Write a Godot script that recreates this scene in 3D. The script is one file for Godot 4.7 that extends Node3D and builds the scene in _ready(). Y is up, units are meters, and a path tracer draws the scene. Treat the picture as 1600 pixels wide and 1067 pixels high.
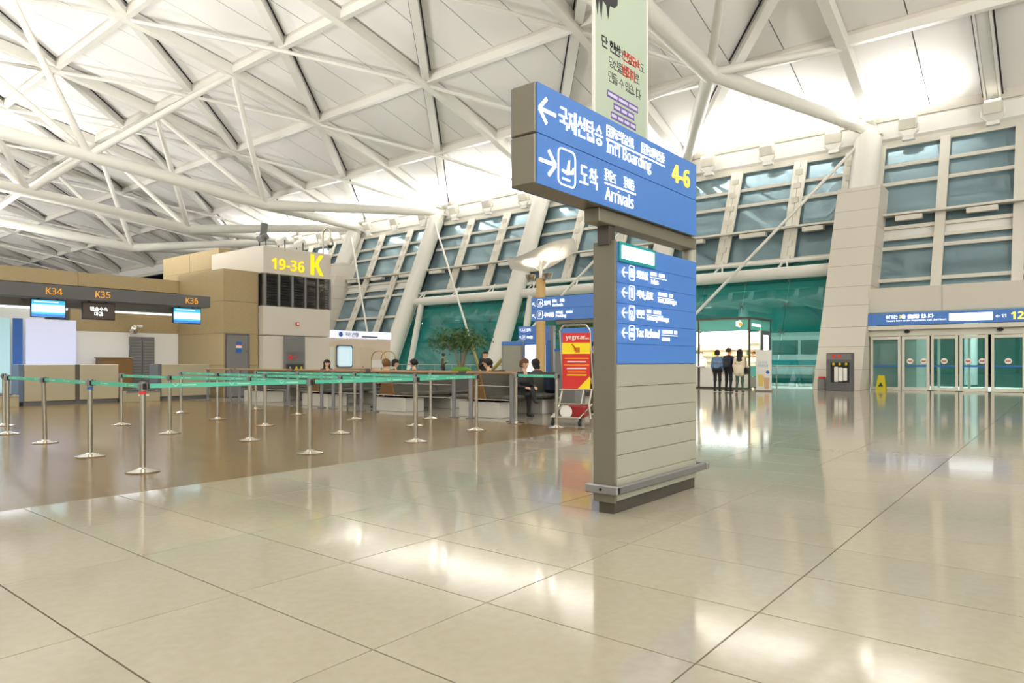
extends Node3D
# Building axes: b runs toward the glass front, a runs left along it, h is up. World: x = -a, y = h, z = -b.
const F := 1077.0
const HOR := 565.0
const YAW := 0.68
const EYE := 1.2
const LEAN := 0.44
const COLS := [7.7, 17.7, 27.7, 37.7, 47.7]
const ROWS_B := [38.4, 32.6, 26.7, 20.9, 15.1, 9.3, 3.5, -2.3, -8.1, -13.9, -19.7]
const ROWS_H := [13.1, 15.15, 16.75, 18.05, 19.05, 19.75, 20.15, 20.2, 20.0, 19.5, 18.7]
var M := {}
var used := {}
var rng := RandomNumberGenerator.new()

func W(b: float, a: float, h: float) -> Vector3: return Vector3(-a, h, -b)
func ray(u: float, v: float) -> Vector3:
	var x := (u - 800.0) / F
	return Vector3(x * cos(YAW) - sin(YAW), -(v - HOR) / F, -(x * sin(YAW) + cos(YAW)))
func gpix(u: float, v: float) -> Vector3:          # point on the floor seen at a pixel
	var d := ray(u, v)
	return Vector3(0, EYE, 0) + d * (-EYE / d.y)
func facade_b(h: float) -> float: return 33.0 + LEAN * h

# ---------------------------------------------------------------- mesh builder
class MB:
	var v := PackedVector3Array()
	var n := PackedVector3Array()
	var c := PackedColorArray()
	var ix := PackedInt32Array()
	var col := Color.WHITE
	func vert(p: Vector3, nn: Vector3) -> int:
		v.append(p); n.append(nn); c.append(col)
		return v.size() - 1
	func tri(i: int, j: int, k: int) -> void:
		var g := (v[j] - v[i]).cross(v[k] - v[i])
		if g.dot(n[i] + n[j] + n[k]) > 0.0: ix.append_array(PackedInt32Array([i, k, j]))
		else: ix.append_array(PackedInt32Array([i, j, k]))
	func quad(p0: Vector3, p1: Vector3, p2: Vector3, p3: Vector3, nn: Vector3) -> void:
		var a := vert(p0, nn); var b := vert(p1, nn); var d := vert(p2, nn); var e := vert(p3, nn)
		tri(a, b, d); tri(a, d, e)
	func hexa(q: Array) -> void:                   # 4 bottom + 4 top corners, in the same turning order
		var mid := Vector3.ZERO
		for p in q: mid += p / 8.0
		for f in [[0, 1, 2, 3], [4, 5, 6, 7], [0, 1, 5, 4], [1, 2, 6, 5], [2, 3, 7, 6], [3, 0, 4, 7]]:
			var nn: Vector3 = (q[f[1]] - q[f[0]]).cross(q[f[2]] - q[f[0]]).normalized()
			var fc: Vector3 = (q[f[0]] + q[f[1]] + q[f[2]] + q[f[3]]) / 4.0
			if nn.dot(fc - mid) < 0: nn = -nn
			quad(q[f[0]], q[f[1]], q[f[2]], q[f[3]], nn)
	func box(ctr: Vector3, s: Vector3, bs := Basis(), ch := 0.0) -> void:
		var h := s / 2.0
		if ch <= 0.0:
			var q := []
			for y in [-1, 1]:
				for k in [[-1, -1], [1, -1], [1, 1], [-1, 1]]: q.append(ctr + bs * Vector3(h.x * k[0], h.y * y, h.z * k[1]))
			hexa(q)
			return
		for ax in 3:                               # chamfered: 6 faces, 12 bevels, 8 corners
			var a1 := (ax + 1) % 3; var a2 := (ax + 2) % 3
			for sg in [-1.0, 1.0]:
				var pts := []
				for k in [[-1, -1], [1, -1], [1, 1], [-1, 1]]:
					var p := Vector3.ZERO
					p[ax] = h[ax] * sg; p[a1] = (h[a1] - ch) * k[0]; p[a2] = (h[a2] - ch) * k[1]
					pts.append(ctr + bs * p)
				var nn := Vector3.ZERO; nn[ax] = sg
				quad(pts[0], pts[1], pts[2], pts[3], bs * nn)
			for s1 in [-1.0, 1.0]:
				for s2 in [-1.0, 1.0]:
					var e := []
					for k in [[-1, 0], [1, 0], [1, 1], [-1, 1]]:
						var p := Vector3.ZERO
						p[ax] = (h[ax] - ch) * k[0]
						p[a1] = (h[a1] - (0.0 if k[1] == 0 else ch)) * s1
						p[a2] = (h[a2] - (ch if k[1] == 0 else 0.0)) * s2
						e.append(ctr + bs * p)
					var nn := Vector3.ZERO; nn[a1] = s1; nn[a2] = s2
					quad(e[0], e[1], e[2], e[3], bs * nn.normalized())
		for sx in [-1.0, 1.0]:
			for sy in [-1.0, 1.0]:
				for sz in [-1.0, 1.0]:
					var sv := Vector3(sx, sy, sz)
					var nn: Vector3 = bs * sv.normalized()
					var a := vert(ctr + bs * (sv * (h - Vector3(0, ch, ch))), nn)
					var b := vert(ctr + bs * (sv * (h - Vector3(ch, 0, ch))), nn)
					var d := vert(ctr + bs * (sv * (h - Vector3(ch, ch, 0))), nn)
					tri(a, b, d)
	func bar(p: Vector3, q: Vector3, w: float, t: float, up := Vector3.UP) -> void:
		var d := q - p
		var z := d.normalized()
		var x := up.cross(z)
		if x.length() < 0.001: x = Vector3.RIGHT.cross(z)
		x = x.normalized()
		box((p + q) / 2.0, Vector3(w, t, d.length()), Basis(x, z.cross(x), z))
	func tube(p: Vector3, q: Vector3, r: float, sides := 12, r2 := -1.0, caps := true) -> void:
		if r2 < 0.0: r2 = r
		var z := (q - p).normalized()
		var x := z.cross(Vector3.UP)
		if x.length() < 0.001: x = Vector3.RIGHT
		x = x.normalized()
		var y := z.cross(x)
		var s := v.size()
		for i in sides + 1:
			var t := TAU * i / sides
			var d := x * cos(t) + y * sin(t)
			vert(p + d * r, d); vert(q + d * r2, d)
		for i in sides:
			tri(s + 2 * i, s + 2 * i + 1, s + 2 * i + 3); tri(s + 2 * i, s + 2 * i + 3, s + 2 * i + 2)
		if caps:
			for e in 2:
				var cc: Vector3 = p if e == 0 else q
				var nn: Vector3 = -z if e == 0 else z
				var rr: float = r if e == 0 else r2
				var m := vert(cc, nn)
				for i in sides + 1:
					var t := TAU * i / sides
					vert(cc + (x * cos(t) + y * sin(t)) * rr, nn)
				for i in sides: tri(m, m + 1 + i, m + 2 + i)
	func path(pts: Array, r: float, sides := 8) -> void:
		for i in pts.size() - 1:
			tube(pts[i], pts[i + 1], r, sides)
			if i > 0: ball(pts[i], Vector3.ONE * r, sides, 4)
	func ball(ctr: Vector3, r: Vector3, sides := 12, rings := 8) -> void:
		var s := v.size()
		for j in rings + 1:
			for i in sides + 1:
				var d := Vector3(sin(PI * j / rings) * cos(TAU * i / sides), cos(PI * j / rings), sin(PI * j / rings) * sin(TAU * i / sides))
				vert(ctr + d * r, (d / r).normalized())
		for j in rings:
			for i in sides:
				var a := s + j * (sides + 1) + i
				if j > 0: tri(a, a + 1, a + sides + 1)
				if j < rings - 1: tri(a + 1, a + sides + 2, a + sides + 1)
	func lathe(o: Vector3, prof: Array, sides := 20) -> void:       # prof: Vector2(radius, height)
		for k in prof.size() - 1:
			var a: Vector2 = prof[k]; var b: Vector2 = prof[k + 1]
			var sl := Vector2(b.y - a.y, a.x - b.x).normalized()
			var s := v.size()
			for i in sides + 1:
				var d := Vector3(cos(TAU * i / sides), 0, sin(TAU * i / sides))
				var nn := (d * sl.x + Vector3.UP * sl.y).normalized()
				vert(o + d * a.x + Vector3.UP * a.y, nn); vert(o + d * b.x + Vector3.UP * b.y, nn)
			for i in sides:
				tri(s + 2 * i, s + 2 * i + 1, s + 2 * i + 3); tri(s + 2 * i, s + 2 * i + 3, s + 2 * i + 2)
	func prism(poly: Array, o: Vector3, ux: Vector3, uy: Vector3, depth: float) -> void:   # flat outline, extruded along ux x uy
		var nz := ux.cross(uy).normalized()
		var pp := PackedVector2Array(poly)
		var t := Geometry2D.triangulate_polygon(pp)
		for sg in [0.0, 1.0]:
			var s := v.size()
			for p in pp: vert(o + ux * p.x + uy * p.y + nz * depth * sg, nz * (sg * 2.0 - 1.0))
			for i in range(0, t.size(), 3): tri(s + t[i], s + t[i + 1], s + t[i + 2])
		var cw := Geometry2D.is_polygon_clockwise(pp)
		for i in pp.size():
			var p := pp[i]; var q := pp[(i + 1) % pp.size()]
			var e := (q - p).normalized()
			var m := Vector2(e.y, -e.x) * (-1.0 if cw else 1.0)
			var a := o + ux * p.x + uy * p.y; var b := o + ux * q.x + uy * q.y
			quad(a, b, b + nz * depth, a + nz * depth, ux * m.x + uy * m.y)
	func mesh() -> ArrayMesh:
		var arr := []; arr.resize(Mesh.ARRAY_MAX)
		arr[Mesh.ARRAY_VERTEX] = v; arr[Mesh.ARRAY_NORMAL] = n; arr[Mesh.ARRAY_COLOR] = c; arr[Mesh.ARRAY_INDEX] = ix
		var m := ArrayMesh.new(); m.add_surface_from_arrays(Mesh.PRIMITIVE_TRIANGLES, arr)
		return m

# ---------------------------------------------------------------- nodes
func numbered(called: String) -> String:
	if not used.has(called):
		used[called] = 0
		return called
	used[called] += 1
	return "%s_%03d" % [called, used[called]]
func thing(called: String, label: String, category: String, at := Vector3.ZERO, turn := 0.0, group := "") -> Node3D:
	var o := Node3D.new(); o.name = numbered(called); add_child(o)
	o.position = at; o.rotation.y = turn
	o.set_meta("label", label); o.set_meta("category", category)
	if group != "": o.set_meta("group", group)
	return o
func struct(called: String, label := "") -> Node3D:
	var o := Node3D.new(); o.name = called; add_child(o); o.set_meta("kind", "structure")
	if label != "": o.set_meta("label", label)
	return o
func put(called: String, mb, m: Material, parent: Node3D) -> MeshInstance3D:
	var o := MeshInstance3D.new(); o.name = called
	o.mesh = mb.mesh() if mb is MB else mb
	o.material_override = m
	parent.add_child(o, true)
	return o
func bx(called: String, ctr: Vector3, s: Vector3, m: Material, parent: Node3D, ch := 0.0) -> MeshInstance3D:
	var k := MB.new(); k.box(ctr, s, Basis(), ch)
	return put(called, k, m, parent)
# box given by ranges of b, a and h
func bah(called: String, b0: float, b1: float, a0: float, a1: float, h0: float, h1: float, m: Material, parent: Node3D, ch := 0.0) -> MeshInstance3D:
	return bx(called, W((b0 + b1) / 2, (a0 + a1) / 2, (h0 + h1) / 2), Vector3(absf(a1 - a0), absf(h1 - h0), absf(b1 - b0)), m, parent, ch)
const ALONG_B := Basis(Vector3(0, 0, -1), Vector3(0, 1, 0), Vector3(1, 0, 0))    # writing that runs toward the glass front
# Latin lettering: the lower left corner of its bounding box stands at o
func write(called: String, s: String, o: Vector3, bs: Basis, cap: float, m: Material, parent: Node3D, squeeze := 1.0, bold := true, centred := false) -> MeshInstance3D:
	var f := SystemFont.new(); f.font_names = PackedStringArray(["Droid Sans"]); f.font_weight = 700 if bold else 400
	var t := TextMesh.new(); t.font = f; t.text = s; t.font_size = 48; t.pixel_size = cap / (0.714 * 48.0); t.depth = 0.006 / 1.0
	t.curve_step = 2.0
	var bb := t.get_aabb()
	var i := MeshInstance3D.new(); i.name = called; i.mesh = t; i.material_override = m
	parent.add_child(i, true)
	var sh := bb.position
	if centred: sh.x += bb.size.x / 2
	i.transform = Transform3D(bs * Basis.from_scale(Vector3(squeeze, 1, 1)), o - bs * Vector3(sh.x * squeeze, sh.y, 0))
	return i
const LEADS := "ㄱㄲㄴㄷㄸㄹㅁㅂㅃㅅㅆㅇㅈㅉㅊㅋㅌㅍㅎ"
const TAILS := " ㄱㄲㄱㄴㄴㄴㄷㄹㄹㄹㄹㄹㄹㄹㄹㅁㅂㅂㅅㅆㅇㅈㅊㅋㅌㅍㅎ"
const JAMO := {"ㄱ": "009099", "ㄴ": "000999", "ㄷ": "90000999", "ㄹ": "009094040999", "ㅁ": "0090990900", "ㅂ": "000999 9099 0595", "ㅅ": "5009 5399", "ㅇ": "o", "ㅈ": "0090 5009 5499",
	"ㅊ": "3060 0292 5209 5599", "ㅋ": "009099 0595", "ㅌ": "90000999 0595", "ㅍ": "0090 3039 6069 0999", "ㅎ": "3060 0292 h"}
const VERT_V := {0: "4049 4595", 1: "2029 2575 7079", 2: "4049 4393 4696", 3: "2029 2373 2676 7079", 4: "6069 0565", 5: "4049 0545 8089", 6: "6069 0363 0666", 7: "4049 0343 0646 8089", 20: "5059"}
const HORZ_V := {8: "0898 5158", 12: "0898 3138 6168", 13: "0292 5259", 17: "0292 3239 6269", 18: "0595"}
const BOTH_V := {9: [8, 0], 10: [8, 1], 11: [8, 20], 14: [13, 4], 15: [13, 5], 16: [13, 20], 19: [18, 20]}
const HAN := {"国": "0090990900 2272 2575 2878 5258", "际": "1019 1041 4123 2345 4516 5181 4393 7379 6658 8698", "線": "3011 1132 3214 1444 2429 1618 3648 5080 5054 8084 5282 5484 6469 4766 8597",
	"线": "3011 1132 3214 1444 1747 5383 5686 6078 7899 9079", "登": "1131 3104 6183 7295 3464 2666 2868 2628 6668 0999", "机": "2029 0343 2305 2345 5159 5181 8188 8899 9997", "際": "1019 1041 4123 2345 4516 5181 5393 4575 7579 6758 8798",
	"搭": "2029 0343 0644 5191 6062 8082 7345 7395 5787 5759 8789 5989", "乗": "2070 0393 2225 7275 0696 4049 4619 4679", "到": "0050 2013 1353 0646 2429 0949 6167 9098 9878", "达": "1021 0434 3417 1709 0999 4292 6246 6288",
	"着": "2031 6051 1181 1383 0595 4109 3686 3989 3639 8689 3888", "车": "1080 4003 0484 0696 4349", "停": "2005 1319 3191 6061 4383 4353 8355 4594 5797 7779", "場": "1018 0434 0847 5080 5054 8084 5282 4696 5649 7659 9689",
	"洗": "0112 0324 0918 5041 3393 6065 2696 5539 7578 7899", "手": "2080 1383 0696 4049", "间": "0009 2090 9099 3373 3333 3377 3575 3777"}
func stroke_poly(k: MB, code: String, r: Rect2, o: Vector3, bs: Basis, size: float, w: float) -> void:
	for part in code.split(" ", false):
		var pts := []
		if part == "o" or part == "h":
			var cy := 0.5 if part == "o" else 0.68
			var ry := 0.5 if part == "o" else 0.32
			for i in 13: pts.append(Vector2(0.5 + 0.42 * cos(TAU * i / 12), cy + ry * sin(TAU * i / 12)))
		else:
			for i in range(0, part.length(), 2): pts.append(Vector2(part[i].to_int(), part[i + 1].to_int()) / 9.0)
		for i in pts.size() - 1:
			var p: Vector2 = (r.position + pts[i] * r.size) * size
			var q: Vector2 = (r.position + pts[i + 1] * r.size) * size
			var e := (q - p).normalized() * w * 0.45
			p -= e; q += e
			k.bar(o + bs * Vector3(p.x, size - p.y, 0), o + bs * Vector3(q.x, size - q.y, 0), w, 0.006, bs.z)
# Korean and Chinese lettering drawn stroke by stroke; o is the lower left corner
func strokes(called: String, s: String, o: Vector3, bs: Basis, size: float, m: Material, parent: Node3D, weight := 0.12, pitch := 1.08) -> void:
	if s.contains(" "):
		var xx := 0.0
		for word in s.split(" "):
			if word != "": strokes(called, word, o + bs * Vector3(xx, 0, 0), bs, size, m, parent, weight, pitch)
			xx += size * (pitch * word.length() + 0.5)
		return
	var k := MB.new()
	var x := 0.0
	var w := size * weight
	for ch in s:
		var u := ch.unicode_at(0)
		var at := o + bs * Vector3(x, 0, 0)
		if ch == " ": x += size * 0.5; continue
		if HAN.has(ch): stroke_poly(k, HAN[ch], Rect2(0.02, 0.02, 0.96, 0.96), at, bs, size, w * 0.75)
		elif u >= 0xAC00 and u < 0xD7A4:
			var i := u - 0xAC00
			var le: String = LEADS[i / 588]
			var vo := (i % 588) / 28
			var ta: String = TAILS[i % 28]
			var fin := ta != " "
			var rl: Rect2; var rt := Rect2(0.15, 0.7, 0.75, 0.28)
			if VERT_V.has(vo):
				rl = Rect2(0.04, 0.06, 0.46, 0.46) if fin else Rect2(0.04, 0.15, 0.46, 0.68)
				stroke_poly(k, VERT_V[vo], Rect2(0.58, 0.0, 0.38, 0.6 if fin else 1.0), at, bs, size, w)
			elif HORZ_V.has(vo):
				rl = Rect2(0.2, 0.02, 0.6, 0.3) if fin else Rect2(0.2, 0.05, 0.6, 0.4)
				stroke_poly(k, HORZ_V[vo], Rect2(0.02, 0.36, 0.96, 0.26) if fin else Rect2(0.02, 0.5, 0.96, 0.45), at, bs, size, w)
			else:
				rl = Rect2(0.06, 0.03, 0.46, 0.3) if fin else Rect2(0.06, 0.05, 0.46, 0.4)
				stroke_poly(k, HORZ_V[BOTH_V[vo][0]], Rect2(0.0, 0.36, 0.62, 0.24) if fin else Rect2(0.0, 0.5, 0.62, 0.4), at, bs, size, w)
				stroke_poly(k, VERT_V[BOTH_V[vo][1]], Rect2(0.66, 0.0, 0.32, 0.62 if fin else 1.0), at, bs, size, w)
			for pr in [[le, rl], [ta, rt]]:
				if pr[0] == " ": continue
				var dbl: int = "ㄲㄸㅃㅆㅉ".find(pr[0])
				if dbl >= 0:
					var one: String = "ㄱㄷㅂㅅㅈ"[dbl]
					var rr: Rect2 = pr[1]
					stroke_poly(k, JAMO[one], Rect2(rr.position, rr.size * Vector2(0.44, 1)), at, bs, size, w)
					stroke_poly(k, JAMO[one], Rect2(rr.position + Vector2(rr.size.x * 0.56, 0), rr.size * Vector2(0.44, 1)), at, bs, size, w)
				else: stroke_poly(k, JAMO[pr[0]], pr[1], at, bs, size, w)
		x += size * pitch
	put(called, k, m, parent)
func glyph(called: String, code: String, o: Vector3, bs: Basis, size: float, m: Material, parent: Node3D, w: float) -> void:
	var k := MB.new(); stroke_poly(k, code, Rect2(0, 0, 1, 1), o, bs, size, w); put(called, k, m, parent)

# ---------------------------------------------------------------- materials
func mat(c: Color, rough := 0.5, metal := 0.0, spec := 0.5) -> StandardMaterial3D:
	var m := StandardMaterial3D.new(); m.albedo_color = c; m.roughness = rough; m.metallic = metal; m.metallic_specular = spec
	return m
func glow(c: Color, e: float) -> StandardMaterial3D:
	var m := mat(c, 0.4); m.emission_enabled = true; m.emission = c; m.emission_energy_multiplier = e
	return m
func glass(c: Color, alpha: float, rough := 0.02) -> StandardMaterial3D:
	var m := mat(Color(c, alpha), rough); m.transparency = BaseMaterial3D.TRANSPARENCY_ALPHA
	return m
func grained(c0: Color, c1: Color, scale: Vector3, rough: float, freq := 0.02, octaves := 4, seed_ := 1) -> StandardMaterial3D:
	var nz := FastNoiseLite.new(); nz.seed = seed_; nz.frequency = freq; nz.fractal_octaves = octaves
	var g := Gradient.new(); g.set_color(0, c0); g.set_color(1, c1)
	var t := NoiseTexture2D.new(); t.width = 512; t.height = 512; t.seamless = true; t.noise = nz; t.color_ramp = g
	var m := mat(Color.WHITE, rough); m.albedo_texture = t; m.uv1_triplanar = true; m.uv1_world_triplanar = true; m.uv1_scale = scale
	return m
func make_materials() -> void:
	for i in 3: M["tile%d" % i] = grained([Color8(164, 156, 138), Color8(162, 155, 137), Color8(166, 158, 140)][i], [Color8(170, 163, 146), Color8(168, 162, 145), Color8(172, 165, 148)][i], Vector3.ONE * 0.8, 0.085, 0.03, 4, 3 + i); M["tile%d" % i].metallic_specular = 0.38
	M.joint = mat(Color8(84, 74, 60), 0.8)
	# wood floor: boards with a grain that runs toward the glass front
	var img := Image.create(512, 512, false, Image.FORMAT_RGB8)
	var nz := FastNoiseLite.new(); nz.seed = 7; nz.frequency = 0.05
	rng.seed = 11
	for row in 16:
		var off := rng.randi() % 512
		for half in 2:
			var tone := rng.randf_range(0.9, 1.06)
			for y in 32:
				for x in 256:
					var xx := (off + half * 256 + x) % 512
					var g := tone * (1.0 + 0.1 * nz.get_noise_2d(xx * 0.25 + row * 97, (row * 32 + y) * 3.0))
					if y == 0: g *= 0.82
					img.set_pixel(xx, row * 32 + y, Color(0.49 * g, 0.40 * g, 0.25 * g))
	M.woodfloor = mat(Color.WHITE, 0.2); M.woodfloor.albedo_texture = ImageTexture.create_from_image(img)
	M.woodfloor.uv1_triplanar = true; M.woodfloor.uv1_world_triplanar = true; M.woodfloor.uv1_scale = Vector3(0.6, 0.6, 0.6)
	M.white = mat(Color8(234, 233, 228), 0.45)
	M.steel_white = mat(Color8(226, 224, 216), 0.4)
	M.panel = mat(Color8(240, 238, 234), 0.6)
	M.web = mat(Color8(214, 208, 197), 0.6)
	M.slot = mat(Color8(40, 34, 40), 0.7)
	M.frame = mat(Color8(218, 214, 202), 0.4)
	M.bronze = mat(Color8(124, 120, 106), 0.42, 0.3)
	M.bronze_dark = mat(Color8(84, 80, 72), 0.45, 0.3)
	M.ivory = mat(Color8(160, 160, 146), 0.35)
	M.alu = mat(Color8(150, 150, 152), 0.35, 0.7)
	M.steel = mat(Color8(190, 186, 176), 0.25, 0.9)
	M.chrome = mat(Color8(225, 222, 215), 0.12, 1.0)
	M.blue = glow(Color8(72, 118, 188), 0.2)
	M.blue_flat = mat(Color8(50, 105, 185), 0.4)
	M.seam = mat(Color8(40, 80, 140), 0.5)
	M.sign_white = glow(Color8(250, 252, 255), 0.8)
	M.sign_yellow = glow(Color8(255, 225, 80), 0.9)
	M.screen_white = glow(Color8(244, 252, 255), 2.0)
	M.teal_frame = mat(Color8(30, 145, 150), 0.4)
	M.black = mat(Color8(28, 28, 30), 0.5)
	M.dark = mat(Color8(58, 58, 60), 0.5)
	M.grey = mat(Color8(122, 122, 122), 0.5)
	M.midgrey = mat(Color8(96, 96, 98), 0.5)
	M.stone = grained(Color8(202, 195, 182), Color8(220, 214, 203), Vector3.ONE * 1.5, 0.6, 0.08, 4, 21)
	M.granite = grained(Color8(150, 140, 112), Color8(186, 177, 150), Vector3.ONE * 3.0, 0.5, 0.2, 3, 22)
	M.marble = grained(Color8(190, 188, 178), Color8(214, 212, 204), Vector3.ONE * 2.0, 0.3, 0.05, 4, 23)
	M.veneer = grained(Color8(160, 142, 104), Color8(182, 163, 124), Vector3(0.4, 5.0, 0.4), 0.5, 0.03, 4, 24)
	M.veneer_pole = grained(Color8(196, 158, 100), Color8(214, 180, 124), Vector3(6.0, 0.5, 6.0), 0.45, 0.03, 4, 25)
	M.wood_rail = grained(Color8(150, 116, 78), Color8(178, 142, 100), Vector3(1.0, 4.0, 4.0), 0.4, 0.04, 4, 26)
	M.wood_end = mat(Color8(122, 88, 46), 0.5)
	M.seat = mat(Color8(72, 70, 62), 0.55)
	M.belt = mat(Color8(92, 198, 170), 0.55)
	M.belt_pale = mat(Color8(170, 226, 208), 0.55)
	M.red = mat(Color8(214, 52, 50), 0.45)
	M.yellow = mat(Color8(248, 222, 40), 0.45)
	M.yellow_sign = mat(Color8(205, 190, 20), 0.4)
	M.letter_yellow = glow(Color8(255, 228, 30), 0.55)
	M.letter_amber = glow(Color8(240, 165, 30), 0.5)
	M.orange = mat(Color8(245, 150, 40), 0.5)
	M.green_leaf = mat(Color8(70, 98, 44), 0.6)
	M.green_leaf.backlight_enabled = true; M.green_leaf.backlight = Color(0.1, 0.15, 0.05)
	M.moss = mat(Color8(104, 156, 44), 0.8)
	M.bark = mat(Color8(150, 132, 108), 0.8)
	M.planter = mat(Color8(62, 88, 100), 0.4)
	M.glass_up = glass(Color8(150, 178, 190), 0.6, 0.03); M.glass_up.metallic = 0.55
	M.glass_teal = glass(Color8(0, 140, 136), 0.5)
	M.glass_door = glass(Color8(40, 140, 132), 0.35)
	M.glass_clear = glass(Color8(190, 220, 215), 0.12)
	M.banner = mat(Color8(186, 200, 182), 0.6)
	M.ink = mat(Color8(56, 54, 60), 0.6)
	M.ink_red = mat(Color8(214, 72, 60), 0.6)
	M.violet = mat(Color8(110, 92, 168), 0.6)
	M.pale = mat(Color8(214, 210, 236), 0.6)
	M.asphalt = mat(Color8(50, 54, 58), 0.8)
	M.soffit = mat(Color8(196, 206, 204), 0.6)
	M.skin = mat(Color8(226, 182, 152), 0.6)
	M.person = mat(Color.WHITE, 0.7); M.person.vertex_color_use_as_albedo = true

# ---------------------------------------------------------------- camera, light
func setup_view() -> void:
	var cam := Camera3D.new(); cam.name = "camera"; add_child(cam)
	cam.position = Vector3(0, EYE, 0); cam.rotation.y = YAW
	cam.projection = Camera3D.PROJECTION_FRUSTUM
	cam.near = 0.05; cam.far = 400.0
	cam.size = 0.05 * 1067.0 / F                     # frame height on the near plane
	cam.frustum_offset = Vector2(0, (HOR - 533.5) / F * 0.05)
	cam.current = true
	var we := WorldEnvironment.new(); we.name = "world_environment"; add_child(we)
	var e := Environment.new(); we.environment = e
	e.background_mode = Environment.BG_COLOR; e.background_color = Color(0.02, 0.035, 0.05)
	e.tonemap_mode = Environment.TONE_MAPPER_LINEAR
	e.tonemap_exposure = 1.0
	e.sdfgi_enabled = true; e.ssao_enabled = true; e.ssil_enabled = true
func spot(at: Vector3, toward: Vector3, energy: float, angle: float, size: float, c := Color(1.0, 0.99, 0.975)) -> void:
	var l := SpotLight3D.new(); l.name = "floodlight_beam"; add_child(l, true)
	l.look_at_from_position(at, toward, Vector3(0.01, 0.3, 1).normalized())
	l.light_energy = energy; l.spot_angle = angle; l.spot_range = 90; l.spot_attenuation = 2; l.light_size = size; l.light_color = c; l.shadow_enabled = true
func area(at: Vector3, dir: Vector3, sx: float, sy: float, energy: float, c := Color(1.0, 0.99, 0.975)) -> void:
	var l := AreaLight3D.new(); l.name = "lamp_light"; add_child(l, true)
	l.look_at_from_position(at, at + dir, Vector3(0.0, 0.02, 1.0).normalized() if absf(dir.y) > 0.9 else Vector3.UP)
	l.area_size = Vector2(sx, sy); l.light_energy = energy; l.area_range = 90; l.area_attenuation = 2; l.light_color = c; l.shadow_enabled = true

# ---------------------------------------------------------------- floor
func build_floor() -> void:
	var fl := struct("floor", "polished cream stone tile floor with a wood-board queue area")
	bah("screed", -20.0, 33.4, -30.0, 128.0, -0.2, -0.012, M.joint, fl)
	var ta := 1.101; var tb := 0.719
	var meshes := []
	for i in 3:
		var k := MB.new(); k.box(Vector3(0, -0.01, 0), Vector3(ta - 0.008, 0.02, tb - 0.008), Basis(), 0.0012); meshes.append(k.mesh())
	var far := MB.new()
	rng.seed = 5
	var near := []
	for i in range(-26, 40):
		for j in range(-20, 46):
			var a := 1.157 + ta * (i + 0.5); var b := 0.432 + tb * (j + 0.5)
			if b > 33.2: continue
			if a > 6.66 and a < 30.0 and b < 10.49 and b > -12: continue        # wood boards lie here
			var zc := b * cos(YAW) + a * sin(YAW)
			var xc := b * sin(YAW) - a * cos(YAW)
			var vis := zc > 1.6 and absf(xc) < zc * 0.79 + 0.8
			if vis and zc < 13.5: near.append([zc, a, b])
			elif vis or zc < 14.0:
				far.quad(W(b - tb / 2 + 0.003, a - ta / 2 + 0.003, 0), W(b + tb / 2 - 0.003, a - ta / 2 + 0.003, 0), W(b + tb / 2 - 0.003, a + ta / 2 - 0.003, 0), W(b - tb / 2 + 0.003, a + ta / 2 - 0.003, 0), Vector3.UP)
	near.sort_custom(func(p, q): return p[0] < q[0])
	for i in near.size():
		var t = near[i]
		if i < 290:
			var o := put("tile", meshes[rng.randi() % 3], M["tile%d" % (rng.randi() % 3)], fl)
			o.position = W(t[2], t[1], 0)
		else: far.box(W(t[2], t[1], -0.005), Vector3(ta - 0.006, 0.01, tb - 0.006))
	var fo := put("far_tiles", far, M.tile0, fl); fo.set_meta("kind", "stuff")
	bah("wood_boards", -12.0, 10.49, 6.66, 30.0, -0.02, 0.0, M.woodfloor, fl)
	bah("edge_strip", -12.0, 10.5, 6.645, 6.66, -0.02, 0.001, M.steel, fl)

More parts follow.
